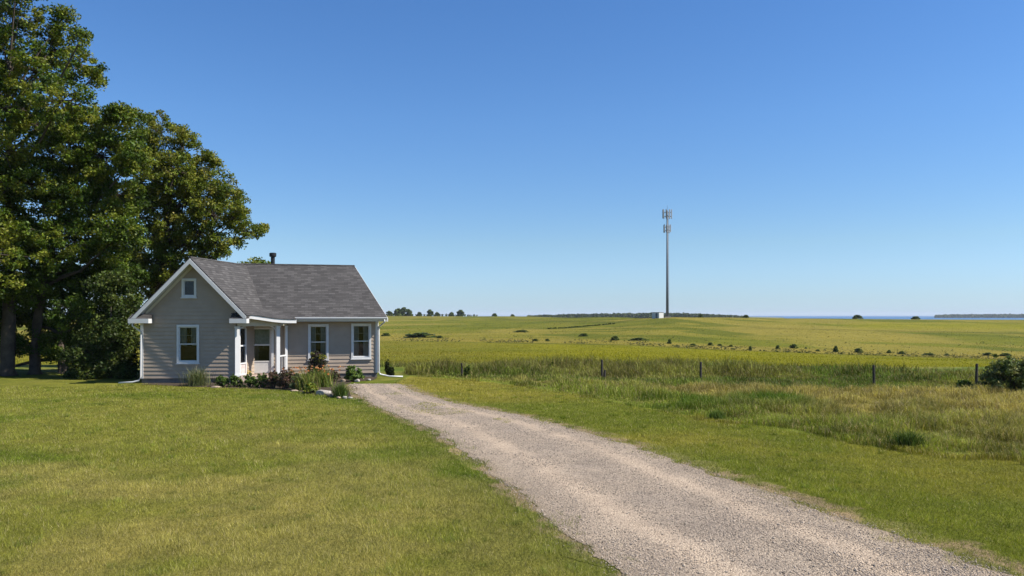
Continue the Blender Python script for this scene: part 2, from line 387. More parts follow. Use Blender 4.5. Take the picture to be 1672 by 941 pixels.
lin = lambda r, g, b: np.array([((v / 255 + .055) / 1.055) ** 2.4 if v > 10 else v / 255 / 12.92 for v in (r, g, b)])
def mixc(a, b, t): return a * (1 - t[..., None]) + b * t[..., None]
def zone(x, y):
    """base colour of the ground cover"""
    x = np.asarray(x, float); y = np.asarray(y, float)
    yy = np.maximum(y, 3.0)
    z = terrain(x, y)
    px = CX + F * x / yy; py = HY + (EYE - z) * F / yy     # only used to index the surveyed field borders
    n1 = fbm(x, y, 4.5, 1); n2 = fbm(x, y, 1.4, 2); n3 = fbm(x, y, 14., 7)
    green = np.array([.110, .135, .022]); olive = np.array([.165, .165, .040]); dry = np.array([.245, .205, .085])
    c = mixc(np.broadcast_to(olive, x.shape + (3,)), np.broadcast_to(green, x.shape + (3,)), sstep(.42, .62, n1))
    dryness = sstep(.45, .7, .55 * n2 + .45 * n3 + .10 * (1 - sstep(9, 17, y)))
    c = mixc(c, np.broadcast_to(dry, c.shape), .75 * dryness * (1 - .6 * sstep(13, 24, y)))
    # greener strip beside the drive
    dl = along(DR_L, yy) - x; dr = x - along(DR_R, yy)
    edge = np.exp(-np.maximum(dl, 0) / .8) * (dl > -0.5)
    c = mixc(c, np.broadcast_to(np.array([.075, .105, .018]), c.shape), .75 * edge * sstep(.2, .5, n2 + .15))
    # right mown strip
    rs = (dr > 0) & (y < 40)
    cr = mixc(np.broadcast_to(np.array([.125, .140, .024]), c.shape), np.broadcast_to(np.array([.205, .180, .042]), c.shape), sstep(.4, .65, .6 * n1 + .4 * n3))
    c = np.where(rs[..., None], cr, c)
    # unmown meadow
    em = side_x(EDGE_MOWN, x); bn = side_x(BELT_NEAR, x)
    md = (y > em) & (dr > 0)
    tan = np.array([.275, .225, .10]); mg = np.array([.15, .175, .035])
    tanness = sstep(.35, .6, .5 * n3 + .3 * n1 + .26 * sstep(4, 15, x) + .16 * sstep(.3, .9, (y - em) / np.maximum(bn - em, 1)) - .21)
    cm = mixc(np.broadcast_to(mg, c.shape), np.broadcast_to(tan, c.shape), tanness)
    c = np.where(md[..., None], cm, c)
    cb = mixc(np.broadcast_to(np.array([.095, .135, .028]), c.shape), np.broadcast_to(np.array([.175, .175, .055]), c.shape), sstep(.4, .65, n1))
    blt = (y > bn) & (y > 24)
    c = np.where(blt[..., None], cb, c)
    # fields beyond
    f = y > 47
    wob = (fbm(x, y, 30., 12) - .5) * 3
    wob = wob * np.clip(80 / yy, .2, 1)
    L1 = np.interp(px, [560, 772, 905, 1032, 1142, 1332, 1490, 1672], [556, 560, 561, 564, 570, 577.5, 583, 588]) + wob
    gA = np.array([.205, .195, .020]); gB = np.array([.165, .170, .040]); gT = np.array([.245, .21, .085]); gC = np.array([.150, .160, .035])
    cf = mixc(np.broadcast_to(gC, c.shape), np.broadcast_to(gB, c.shape), sstep(.35, .65, fbm(x, y * .35, 28., 21)))
    cf = mixc(cf, np.broadcast_to(gT, c.shape), .8 * sstep(.5, .68, fbm(x * .6, y * .5, 40., 25)))
    m1 = fbm(x * .8, y * .9, 16., 27, 5); m2 = fbm(x * .5, y * .8, 22., 29, 5)
    cf = mixc(cf, np.broadcast_to(np.array([.115, .130, .030]), c.shape), .9 * sstep(.50, .60, m1)); cf = mixc(cf, np.broadcast_to(np.array([.27, .225, .10]), c.shape), .8 * sstep(.52, .62, m2))
    # yellow ridge at the right
    yr = np.exp(-((py - np.interp(px, [1300, 1672], [531, 534])) / 6.) ** 2) * sstep(1330, 1450, px)
    cf = mixc(cf, np.broadcast_to(np.array([.23, .22, .025]), c.shape), .75 * np.clip(yr, 0, 1))
    # dry strip carrying the shrubs
    st = sstep(0, 2.0, L1 - py) * (1 - sstep(6, 10, (L1 - py) + wob))
    cf = mixc(cf, np.broadcast_to(gT * np.array([1.05, 1, 1.1]), c.shape), .85 * st)
    # yellow-green field in front
    t1 = sstep(-.8, .8, py - L1)
    yl = sstep(700, 960, px) * sstep(.25, .6, fbm(x, y, 25., 31) + .15)
    near = mixc(np.broadcast_to(gB * np.array([1.15, 1.02, 1.2]), c.shape), np.broadcast_to(gA, c.shape), yl)
    near = mixc(near, np.broadcast_to(gC, c.shape), .45 * sstep(.5, .7, fbm(x * .5, y, 12., 33)))
    cf = mixc(cf, near, t1)
    ln = np.exp(-((py - L1) / .8) ** 2)
    cf = mixc(cf, np.broadcast_to(np.array([.075, .075, .03]), c.shape), .6 * ln * sstep(750, 900, px))
    tr = np.exp(-((py - np.interp(px, [1150, 1237, 1672], [528, 536, 545]) - wob * .3) / .7) ** 2) * sstep(1180, 1260, px)
    cf = mixc(cf, np.broadcast_to(np.array([.10, .09, .04]), c.shape), .55 * tr)
    t2 = np.exp(-((py - np.interp(px, [780, 830, 1005, 1065], [517, 522, 527, 517.5])) / .8) ** 2) * sstep(780, 800, px) * (1 - sstep(1060, 1075, px))
    cf = mixc(cf, np.broadcast_to(np.array([.09, .085, .035]), c.shape), .5 * t2)
    return mixc(c * np.array([.85, .87, .62]), cf * np.array([.74, .735, .34]), sstep(44, 50, y + (n1 - .5) * 6))

def sheet_ground():
    ys = np.concatenate([[-900, -300, -120, -45], np.linspace(-30, 6, 30), np.exp(np.linspace(math.log(6.2), math.log(46), 330)), np.exp(np.linspace(math.log(46.1), math.log(720), 620)), np.exp(np.linspace(math.log(730), math.log(16000), 50))])
    cs = np.concatenate([[-14, -6, -3, -1.5], np.linspace(-.95, -.72, 12), np.linspace(-.715, .715, 780), np.linspace(.72, .95, 12), [1.5, 3, 6, 14]])
    Y, C_ = np.meshgrid(ys, cs, indexing='ij')
    X = C_ * (np.maximum(Y, -40) + 60)
    Z = terrain(X, Y)
    n, m = Y.shape
    Z = np.where(Y > 4000, -10.5, Z)
    V = np.stack([X, Y, Z], -1).reshape(-1, 3)
    idx = np.arange(n * m).reshape(n, m)
    Fq = np.stack([idx[:-1, :-1], idx[:-1, 1:], idx[1:, 1:], idx[1:, :-1]], -1).reshape(-1, 4)
    o = np_mesh('ground', V, [Fq], M['ground'], None, zone(X.ravel(), Y.ravel()), True)
    tag(o, kind='structure')
sheet_ground()
mb = MB(); mb.quad((-9000, 760, -8), (16000, 760, -8), (16000, 15500, -8), (-9000, 15500, -8))
tag(mb.build('sea', M['sea']), kind='structure')

# ---- driveway
def jag(y, seed, a): return (fbm(y * 1.0, y * 0 + seed, .55, seed, 5) - .5) * 2.6 * a + (fbm(y, y * 0 + 3, 3.0, seed + 5, 2) - .5) * 1.2 * a
YD = np.concatenate([np.linspace(-3, 6, 40), np.linspace(6.05, EYE * F / (627.7 - HY), 900)])
XL = along(DR_L, YD); XR = along(DR_R, YD)
def strip(name, lift, wl, wr, mat, seed, a, ncol, colfn, far=0.0):
    Yd = YD.copy(); Yd[-1] += far
    l = XL - wl + jag(Yd, seed, a); r = XR + wr + jag(Yd, seed + 1, a)
    t = np.asarray(ncol, float)
    X = l[:, None] * (1 - t) + r[:, None] * t; Y = np.repeat(Yd[:, None], len(t), 1)
    # ragged far end
    V = np.stack([X, Y, np.full_like(X, lift)], -1).reshape(-1, 3)
    idx = np.arange(X.size).reshape(X.shape)
    Fq = np.stack([idx[:-1, :-1], idx[:-1, 1:], idx[1:, 1:], idx[1:, :-1]], -1).reshape(-1, 4)
    o = np_mesh(name, V, [Fq], mat, None, colfn(X.ravel(), Y.ravel(), np.repeat(t[None], len(Yd), 0).ravel()), True)
    return tag(o, kind='structure')
def verge_col(x, y, t):
    n = fbm(x, y, .5, 41); c = np.broadcast_to(np.array([.30, .225, .135]) * .74, x.shape + (3,))
    c = mixc(c, np.broadcast_to(np.array([.15, .145, .045]), c.shape), sstep(.42, .62, n))
    eo = np.minimum(t / .065, (1 - t) / .125) + (fbm(x, y, .25, 43) - .5) * 1.1
    return mixc(zone(x, y), c, sstep(.0, .5, eo))
def drive_col(x, y, t):
    t = t + (fbm(x, y, 2.5, 49) - .5) * .10
    tw = np.exp(-((t - .27) / .075) ** 2) + np.exp(-((t - .76) / .07) ** 2)
    n = fbm(x, y, .8, 45); n2 = fbm(x * 2, y * .5, 2.2, 47)
    base = np.broadcast_to(np.array([.53, .435, .350]) * np.array([.69, .69, .66]), x.shape + (3,))
    c = mixc(base, np.broadcast_to(np.array([.63, .505, .395]) * np.array([.69, .69, .66]), base.shape), np.clip(1.0 * tw * sstep(.2, .5, n2 + .1), 0, 1))
    c = mixc(c, np.broadcast_to(np.array([.38, .32, .275]) * np.array([.69, .69, .66]), base.shape), .55 * np.exp(-((t - .5) / .14) ** 2) * sstep(.4, .65, n))
    ed = np.maximum(np.exp(-t / .05), np.exp(-(1 - t) / .05))
    return mixc(c, np.broadcast_to(np.array([.33, .26, .17]) * .74, base.shape), .6 * ed)
strip('verge', .006, .34, .70, M['ground'], 61, .20, np.concatenate([np.linspace(0, .1, 14), [.3, .5, .7], np.linspace(.84, 1, 18)]), verge_col)
strip('driveway', .014, .0, .0, M['gravel'], 71, .22, np.linspace(0, 1, 48), drive_col, .1)

# ------------------------------------------------------------------ grass
def blades(x, y, z, h, wd, lean, tint, seg=1, tip=None):
    n = len(x); a = rng.random(n) * 2 * np.pi
    sx = np.cos(a) * wd / 2; sy = np.sin(a) * wd / 2
    la = rng.random(n) * 2 * np.pi; lx = np.cos(la) * lean * h; ly = np.sin(la) * lean * h
    if seg == 1:
        V = np.empty((n, 3, 3), np.float32)
        V[:, 0] = np.stack([x - sx, y - sy, z], -1); V[:, 1] = np.stack([x + sx, y + sy, z], -1)
        V[:, 2] = np.stack([x + lx, y + ly, z + h * np.sqrt(np.maximum(1 - lean ** 2, .05))], -1)
        Fc = [np.arange(n * 3).reshape(n, 3)]; k = 3
    else:
        V = np.empty((n, 5, 3), np.float32)
        V[:, 0] = np.stack([x - sx, y - sy, z], -1); V[:, 1] = np.stack([x + sx, y + sy, z], -1)
        V[:, 2] = np.stack([x + sx * .8 + lx * .3, y + sy * .8 + ly * .3, z + h * .6], -1); V[:, 3] = np.stack([x - sx * .8 + lx * .3, y - sy * .8 + ly * .3, z + h * .6], -1)
        V[:, 4] = np.stack([x + lx, y + ly, z + h * np.sqrt(np.maximum(1 - lean ** 2, .1))], -1)
        i = np.arange(n)[:, None] * 5
        Fc = [i + np.array([[0, 1, 2, 3]]), i + np.array([[3, 2, 4]])]; k = 5
    T = np.repeat(tint, k, 0)
    if tip is not None: T[k - 1::k] = tip
    return V.reshape(-1, 3), Fc, T
def sample_wedge(n, d0, d1, u0=-.72, u1=.72, back=2.0):
    """density falls with the square of the distance"""
    d = np.exp(rng.random(n) * math.log((d1 + back) / (d0 + back))) * (d0 + back)
    u = u0 + (u1 - u0) * rng.random(n)
    return d * u, d - back
HOUSE_FRONT = gl([(150, 632), (228, 626.5), (285, 631), (360, 633), (470, 637), (520, 644), (578, 650)])
def in_drive(x, y):
    return (x > along(DR_L, y) + .02 + jag(y, 71, .22)) & (x < along(DR_R, y) - .02 + jag(y, 72, .22)) & (y < 33)
def make_lawn():
    x, y = sample_wedge(1150000, 6.0, 36, -.92, .92)
    ok = ~((x > -9.3) & (y > 32.2) & (x < -5)) & ~((x < -5.0) & (y > 33.2))
    dr = x - along(DR_R, y)
    ok &= ~((y > side_x(EDGE_MOWN, x)) & (dr > 0))
    e = in_drive(x, y)
    # sparse grass creeping on the far part of the drive
    tt = (x - along(DR_L, y)) / (along(DR_R, y) - along(DR_L, y))
    creep = e & (y > 19) & (fbm(x * .6, y * .6, .8, 81) > .63) & (np.abs(tt - .5) < .3)
    dl = np.minimum(x - along(DR_L, y), along(DR_R, y) - x)
    fr = e & (dl < .7 * fbm(x, y, .35, 83) - .08) & (rng.random(len(x)) < .5 * sstep(.4, .6, fbm(x, y, .6, 85)))
    # worn verge: thinner
    vw = np.where(dr > 0, .42, .22); vg = (~e) & (-dl < .9) & (-dl > -.02) & (rng.random(len(x)) < .97 * sstep(.66, .42, fbm(x, y, .5, 41)) * np.exp(-(np.maximum(-dl, 0) / vw) ** 1.5))
    ok &= (~e | creep | fr) & ~vg
    bx = HOUSE_FRONT; ok &= ~((x < bx[-1, 0] + .1) & (y > np.interp(x, bx[:, 0], bx[:, 1])))
    x = x[ok]; y = y[ok]; d = y + 2
    # stray longer tufts
    nt_ = 420; tx, ty = sample_wedge(nt_, 6.8, 33, -.7, .45); kk = rng.integers(25, 90, nt_)
    tx = np.repeat(tx, kk) + rng.normal(size=kk.sum()) * .045 * (1 + np.repeat(ty, kk) * .02); ty = np.repeat(ty, kk) + rng.normal(size=kk.sum()) * .045
    g2 = ~in_drive(tx, ty) & ((tx < along(DR_L, ty)) | (ty < side_x(EDGE_MOWN, tx))) & ~((tx < HOUSE_FRONT[-1, 0] + .2) & (ty > np.interp(tx, HOUSE_FRONT[:, 0], HOUSE_FRONT[:, 1]) - .2))
    nb = len(x); x = np.concatenate([x, tx[g2]]); y = np.concatenate([y, ty[g2]]); d = y + 2; tuft = np.arange(len(x)) >= nb
    t = zone(x, y)
    v = rng.random(len(x))
    straw = (rng.random(len(x)) < .14)[:, None]
    t = t * (0.70 + .75 * v[:, None]) * np.array([1.35, 1.35, 1.3]); t = np.where(straw, np.array([.33, .28, .135]) * (.7 + .5 * v[:, None]), t)
    t = t * (.78 + .44 * sstep(.3, .7, fbm(x, y, .38, 93, 3)))[:, None]; h = (.028 + .040 * rng.random(len(x))) * (.7 + .6 * sstep(.3, .7, fbm(x, y, .38, 93, 3))) * (.8 + .5 * fbm(x, y, .7, 91)) * np.where(fbm(x, y, 1.2, 95) > .62, 1.35, 1) * np.where(tuft, 1.5, 1)
    t = np.where(tuft[:, None], t * np.array([.72, .88, .7]), t)
    wdt = .0042 * np.maximum(d / 10., .8) * (.7 + .6 * rng.random(len(x)))
    V, Fc, T = blades(x, y, np.full(len(x), .002), h, wdt, .25 + .6 * rng.random(len(x)), t)
    tag(np_mesh('lawn_grass', V, Fc, M['grass'], None, T), 'short mown lawn grass with dry straw patches on both sides of the gravel drive', 'grass', kind='stuff')
make_lawn()
def make_meadow():
    x, y = sample_wedge(680000, 11, 46, -.20, 1.0)
    dr = x - along(DR_R, y); em = side_x(EDGE_MOWN, x) + (fbm(x, y, 1.6, 101) - .5) * 3.4 + (fbm(x, y, .4, 103) - .5) * .8; bn = side_x(BELT_NEAR, x)
    ok = (y > em) & (dr > .3) & (y < bn + .8)
    x = x[ok]; y = y[ok]; em = em[ok]; d = y + 2
    cl = fbm(x, y, .9, 105)
    t = zone(x, y); v = rng.random(len(x))[:, None]
    seed = (rng.random(len(x)) < .22)[:, None]
    t = t * (.6 + .9 * v) * 1.25 * (.65 + .7 * sstep(.3, .7, fbm(x, y, .7, 107, 3)))[:, None]; t = np.where(seed, np.array([.33, .26, .125]) * (.7 + .5 * v), t)
    lush = np.exp(-(((x - 8.6) / 1.3) ** 2 + ((y - 26.0) / 1.6) ** 2)) + np.exp(-(((x - 5.0) / 2.2) ** 2 + ((y - 25.5) / 2.) ** 2)) * .8
    t = mixc(t, np.array([.075, .135, .012]) * (.6 + .8 * v), np.clip(lush * 1.2, 0, 1) * (cl > .42))
    h = (.12 + .19 * rng.random(len(x))) * (.2 + 1.5 * sstep(.25, .75, cl)) * (.55 + .45 * sstep(0, 2.5, y - em)) * (1 + .4 * lush)
    wdt = .0085 * np.maximum(d / 20., .8) * (.6 + .8 * rng.random(len(x)))
    V, Fc, T = blades(x, y, np.full(len(x), .0), h, wdt, .3 + .68 * rng.random(len(x)), t, 2)
    tag(np_mesh('meadow_grass', V, Fc, M['grass'], None, T), 'knee high unmown meadow grass, green and straw coloured, right of the mown strip', 'grass', kind='stuff')
    # tall belt along the posts
    n = 340000
    x = -9 + rng.random(n) * 58; y = 27 + rng.random(n) * 22
    bn = side_x(BELT_NEAR, x) + (fbm(x, y, 1.5, 111) - .5) * 1.6
    back = np.interp(x, [-9, 8, 20, 36, 50], [47, 44, 39.5, 38, 38])
    ok = (y > bn) & (y < back) & (x / y < 1.05) & ~((x < -5.2) & (y < 44))
    ok &= rng.random(n) < .25 + .75 * sstep(0, 5, back - y) 
    x = x[ok]; y = y[ok]; bn = bn[ok]; cl = fbm(x, y, 1.3, 115); big = fbm(x, y, 4., 117)
    t = zone(x, y); v = rng.random(len(x))[:, None]
    t = t * (.55 + .95 * v) * 1.2 * (.6 + .8 * sstep(.3, .7, fbm(x, y, 1.1, 119, 3)))[:, None]; seed = (rng.random(len(x)) < .16)[:, None]
    t = np.where(seed, np.array([.25, .195, .095]) * (.6 + .5 * v), t)
    h = (.24 + .26 * rng.random(len(x))) * (.4 + 1.1 * cl) * np.where(rng.random(len(x)) < .03, 1.5, 1) * (.35 + 1.25 * sstep(.25, .75, big)) * (.7 + .3 * sstep(0, 1.5, y - bn)); h = h * (.42 + .58 * sstep(-.6, .9, y - side_x(POSTL, x)))
    V, Fc, T = blades(x, y, terrain(x, y), h, .014 + .016 * rng.random(len(x)), .2 + .68 * rng.random(len(x)), t, 2, np.array([.155, .125, .05]) * (.5 + .9 * v))
    tag(np_mesh('tall_grass', V, Fc, M['grass'], None, T), 'belt of tall rough grass along the line of fence posts', 'grass', kind='stuff')
make_meadow()

def make_field_grass():
    d = np.exp(math.log(54) + rng.random(360000) * math.log(430 / 54)); u = -.9 + 1.8 * rng.random(len(d))
    x, y = d * u, d
    ok = fbm(x, y, 5., 151) + .35 * rng.random(len(x)) > .5
    x = x[ok]; y = y[ok]; n = len(x); v = rng.random((n, 1))
    t = zone(x, y) * (.7 + .9 * v) * np.array([1.4, 1.36, 1.1])
    h = (.05 + .15 * rng.random(n) ** 2) * (.5 + fbm(x, y, 7., 153))
    V, Fc, T = blades(x, y, terrain(x, y), h, .03 * (y / 47) ** .9 * (.5 + rng.random(n)), .2 + .6 * rng.random(n), t)
    tag(np_mesh('field_grass', V, Fc, M['grass'], None, T), 'short uneven grass growing over the far fields', 'grass', kind='stuff')
make_field_grass()
# ---- loose gravel
def make_gravel():
    n = 175000
    x, y = sample_wedge(n * 4, 5.5, 33, -.25, .95)
    xl = along(DR_L, y); xr = along(DR_R, y)
    e = in_drive(x, y); tt = (x - xl) / (xr - xl) + (fbm(x, y, 2.5, 49) - .5) * .10
    tw = np.exp(-((tt - .27) / .08) ** 2) + np.exp(-((tt - .76) / .075) ** 2)
    keep = e & (rng.random(len(x)) > .93 * np.clip(tw * 1.2, 0, 1) * sstep(.25, .5, fbm(x, y, 1.1, 131))) & (rng.random(len(x)) > .7 * sstep(.5, .66, fbm(x, y, .8, 133)))
    od = np.maximum(np.maximum(xl - x, x - xr), 0); sp = (~e) & (od < .55) & (rng.random(len(x)) < .75 * np.exp(-od / .13))
    k = keep | sp
    x0 = x; x = x[k][:n]; y = y[k][:n]; n = len(x)
    s = .0045 + .0095 * rng.random(n) ** 2.4 + .009 * (rng.random(n) < .025)
    od = np.maximum(np.maximum(xl - x0, x0 - xr), 0)[k][:n]
    s = s * np.maximum(1, (y + 2) / 16) * np.where(od > .12, .7, 1)
    base = np.array([[1, 0, 0], [0, 1, 0], [-1, 0, 0], [0, -1, 0], [0, 0, 1], [0, 0, -.6]], np.float32)
    a = rng.random(n) * 6.28; ca, sa = np.cos(a), np.sin(a)
    sc = np.stack([.7 + .7 * rng.random(n), .6 + .6 * rng.random(n), .45 + .4 * rng.random(n)], -1)
    B = base[None] * (1 + .35 * (rng.random((n, 6, 1)) - .5)) * sc[:, None] * s[:, None, None]
    B = B + (rng.random(B.shape) - .5) * s[:, None, None] * .35
    V = np.stack([B[..., 0] * ca[:, None] - B[..., 1] * sa[:, None] + x[:, None], B[..., 0] * sa[:, None] + B[..., 1] * ca[:, None] + y[:, None], B[..., 2] + .015 + s[:, None] * .15], -1)
    fc = np.array([[0, 1, 4], [1, 2, 4], [2, 3, 4], [3, 0, 4], [1, 0, 5], [2, 1, 5], [3, 2, 5], [0, 3, 5]])
    Fc = (np.arange(n)[:, None, None] * 6 + fc[None]).reshape(-1, 3)
    col = np.array([.55, .455, .36]) * .70 * (.66 + .55 * rng.random((n, 1))) * np.where(rng.random((n, 1)) < .12, .6, 1)
    tag(np_mesh('gravel', V.reshape(-1, 3), [Fc], M['stone'], None, np.repeat(np.minimum(col, .75), 6, 0)), 'loose pale limestone gravel lying on the drive', 'gravel', kind='stuff')
make_gravel()

# ------------------------------------------------------------------ house
RM = R(15)                                    # main wall turned so its right end is farther
dM = Vector((math.cos(RM), math.sin(RM), 0)); nM = Vector((math.sin(RM), -math.cos(RM), 0))
A = P(617, HY, 36.75); A.z = 0
def wall_hit(px, P0, d):
    u = (px - CX) / F
    # P0.x + s d.x = u (P0.y + s d.y)
    s = (u * P0.y - P0.x) / (d.x - u * d.y); q = P0 + d * s
    return s, q
def zat(py, q): return EYE + (HY - py) / F * q.y
WL = P(230, HY, 33.4); WL.z = 0
RW = R(3.0); dW = Vector((math.cos(RW), math.sin(RW), 0)); nW = Vector((math.sin(RW), -math.cos(RW), 0))
wing_w, WR = wall_hit(386, WL, dW)
house = thing('house', (WL.x + 4, WL.y + 3, 0), 'small taupe clapboard house with white trim, dark shingled roof and front gable', 'house')

def siding(mb, P0, d, nrm, L, z0, z1, openings=(), lim=None, p=.165, lip=.024):
    lim = lim or (lambda z: (0.0, L))
    ks = int(math.ceil((z1 - z0) / p)); zs = set()
    for i in range(ks + 1): zs.add(round(min(z0 + i * p, z1), 4))
    for o in openings: zs.add(round(o[2], 4)); zs.add(round(o[3], 4))
    zs = sorted(z for z in zs if z0 - 1e-6 <= z <= z1 + 1e-6)
    for a, b in zip(zs[:-1], zs[1:]):
        if b - a < 1e-4: continue
        k = math.floor((a - z0) / p + 1e-3); zk = z0 + k * p
        oa = lip * (1 - (a - zk) / p); ob = lip * max(0, (1 - (b - zk) / p))
        la, ra = lim(a); lb, rb = lim(b)
        cuts = sorted([(o[0], o[1]) for o in openings if o[2] < b - 1e-4 and o[3] > a + 1e-4])
        segs = []; cur = (la, lb)
        for c0, c1 in cuts: segs.append((cur, (c0, c0))); cur = (c1, c1)
        segs.append((cur, (ra, rb)))
        for (s0, s1), (e0, e1) in segs:
            if e0 - s0 < 1e-4: continue
            q = lambda s, z, o: P0 + d * s + nrm * o + Vector((0, 0, z))
            mb.quad(q(s0, a, oa), q(e0, a, oa), q(e1, b, ob), q(s1, b, ob))
            if abs(a - zk) < 1e-3: mb.quad(q(s0, a, 0), q(e0, a, 0), q(e0, a, oa), q(s0, a, oa))

def window(P0, d, nrm, px0, px1, py0, py1, muntin=True, split=True, curtain=True):
    s0, q = wall_hit(px0, P0, d); s1, q1 = wall_hit(px1, P0, d); qm = (q + q1) / 2
    z1 = zat(py0, qm); z0 = zat(py1, qm); up = Vector((0, 0, 1))
    w = s1 - s0; t = .085
    pt = lambda s, z, o: P0 + d * s + nrm * o + up * z
    f = MB()
    def ring(m, a0, a1, b0, b1, tk, o, dep):
        m.obox(pt((a0 + a1) / 2, b1 - tk / 2, o), d * (a1 - a0) / 2, nrm * dep / 2, up * tk / 2)
        m.obox(pt((a0 + a1) / 2, b0 + tk / 2, o), d * (a1 - a0) / 2, nrm * dep / 2, up * tk / 2)
        for c in (a0 + tk / 2, a1 - tk / 2): m.obox(pt(c, (b0 + b1) / 2, o), d * tk / 2, nrm * dep / 2, up * ((b1 - b0) / 2 - tk))
    ring(f, s0, s1, z0, z1, t, .005, .09)
    f.obox(pt((s0 + s1) / 2, z0 - .018, .03), d * (w / 2 + .03), nrm * .055, up * .018)
    fr = f.build('window', M['white'], house)
    a0, a1, b0, b1 = s0 + t - .002, s1 - t + .002, z0 + t - .002, z1 - t + .002
    sh = MB(); mu = MB(); zm = (b0 + b1) / 2
    if split:
        ring(sh, a0, a1, zm - .02, b1, .04, -.015, .035); ring(sh, a0, a1, b0, zm + .022, .042, -.055, .035)
        if muntin:
            for c in (a0 + (a1 - a0) / 3, a0 + 2 * (a1 - a0) / 3): mu.obox(pt(c, (zm + b1) / 2, -.026), d * .007, nrm * .004, up * ((b1 - zm) / 2 - .03))
            mu.obox(pt((a0 + a1) / 2, (zm + b1) / 2, -.027), d * ((a1 - a0) / 2 - .035), nrm * .003, up * .007)
    else: ring(sh, a0, a1, b0, b1, .03, -.015, .03)
    sh.build('sash', M['white'], fr)
    if mu.v: mu.build('muntin', M['beige'], fr)
    g = MB()
    if split:
        g.quad(pt(a0, zm, -.018), pt(a1, zm, -.018), pt(a1, b1, -.018), pt(a0, b1, -.018)); g.quad(pt(a0, b0, -.058), pt(a1, b0, -.058), pt(a1, zm, -.058), pt(a0, zm, -.058))
    else: g.quad(pt(a0, b0, -.018), pt(a1, b0, -.018), pt(a1, b1, -.018), pt(a0, b1, -.018))
    g.build('pane', M['glass'], fr)
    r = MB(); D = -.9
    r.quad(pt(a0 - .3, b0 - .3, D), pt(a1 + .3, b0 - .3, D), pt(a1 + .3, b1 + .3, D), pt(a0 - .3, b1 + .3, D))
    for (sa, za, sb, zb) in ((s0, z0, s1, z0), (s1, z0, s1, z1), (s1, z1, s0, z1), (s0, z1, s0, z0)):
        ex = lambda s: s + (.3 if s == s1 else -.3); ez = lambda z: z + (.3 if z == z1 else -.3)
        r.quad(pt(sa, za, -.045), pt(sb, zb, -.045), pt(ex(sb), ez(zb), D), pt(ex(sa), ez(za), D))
    r.build('dark_box', M['dark_room'], fr)  # shallow box behind the glass, room shade put into its colour
    if curtain:
        c = MB(); n = 28; prev = None
        for side in (0, 1):
            prev = None
            for i in range(n + 1):
                s = (a0 + (a1 - a0) * .36 * i / n) if side == 0 else (a1 - (a1 - a0) * .36 * i / n)
                o = -.16 + .022 * math.sin(i * 1.15); cur = (pt(s, b0 - .1 if curtain == 2 else zm - .08, o), pt(s, b1 + .05, o))
                if prev: c.quad(prev[0], cur[0], cur[1], prev[1])
                prev = cur
        c.build('curtain', M['curtain'], fr)
    return (s0 + .03, s1 - .03, z0 + .03, z1 - .03)

# roof lines
APEX_F = P(310, 422, 33.05)
ZR = APEX_F.z                                             # ridge height
PH = R(6)                                                 # run of the wing's ridge
bW = Vector((math.sin(PH), math.cos(PH), 0))
half_w = 2.46; ZE = 2.66
tip_l = APEX_F - dW * half_w; tip_l.z = ZE
hw_r = 2.30; tip_r = APEX_F + dW * hw_r; tip_r.z = APEX_F.z - (APEX_F.z - ZE) * hw_r / half_w
wing_len = 10.0
E_R = P(632, 519, 36.36); ER_z = E_R.z
eM0 = Vector((E_R.x, E_R.y, 0))
# main ridge: parallel to the eave, end seen at column 579
half_m = 3.85
r0 = eM0 - nM * half_m
s_, ridge_end = wall_hit(579, r0, dM); ridge_end.z = ZR + .06
ridge_left = ridge_end - dM * 7.0
eave_left = eM0 - dM * 9.0; eave_left.z = ER_z
pitch_m = (ZR + .06 - ER_z) / half_m
skew = Vector((ridge_end.x - eM0.x, ridge_end.y - eM0.y, 0))

# ---- walls
sl_w = (ZR - ZE) / half_w
mid = wing_w / 2 + ((APEX_F - nW * 0 - WL).dot(dW) - wing_w / 2)
def lim_w(z):
    top = ZR - .16 + 0.0
    hw = (top - z) / sl_w
    return (max(0.0, mid - hw), min(wing_w, mid + hw))
ZF = .20
ow = []
ow.append(window(WL, dW, nW, 289, 325.5, 530.5, 593.5, True, True, 1))
ow.append(window(WL, dW, nW, 297, 321, 455, 486, False, False, 0))
mbw = MB(); siding(mbw, WL, dW, nW, wing_w, ZF, ZR - .17, ow, lim_w)
bl = WL + bW * 9.0
siding(mbw, bl, -bW, Vector((-bW.y, bW.x, 0)), 9.0, ZF, ZE + .35)

main_len = 7.2
PL = A - dM * main_len
om = []
om.append(window(PL, dM, nM, 503, 536.5, 529.5, 588, True, True, 2))
om.append(window(PL, dM, nM, 573.5, 606, 528.5, 586, True, True, 2))
# door opening
sd0, qd = wall_hit(411, PL, dM); sd1, _ = wall_hit(443, PL, dM); ss0, _ = wall_hit(390.5, WR, bW); ss1, _ = wall_hit(399.5, WR, bW)
ZP = .26                                                   # porch floor
zd1 = zat(535, qd)
om.append((sd0 + .02, sd1 - .02, ZP - .06, zd1))
siding(mbw, WR, bW, Vector((bW.y, -bW.x, 0)), 2.2, ZF, ZE + .30, [(ss0, ss1, ZP + .02, zat(536, qd))])
mbw.build('gable_wall', M['siding'], house)
mbm = MB(); siding(mbm, PL, dM, nM, main_len, ZF, ER_z + .22, om)
back = skew * (2 * (half_m - .42) / half_m)
ez = back.length; ed = back.normalized(); en = Vector((ed.y, -ed.x, 0))
def lim_e(z):
    t = max(0, (z - (ER_z + .2)) / (ZR - .1 - ER_z - .2)) * ez / 2
    return (min(t, ez / 2), max(ez - t, ez / 2))
siding(mbm, A, ed, en, ez, ZF, ZR - .12, (), lim_e)
siding(mbm, A + back, -dM, -nM, main_len, ZF, ER_z + .2)
mbm.build('wall', M['siding'], house)
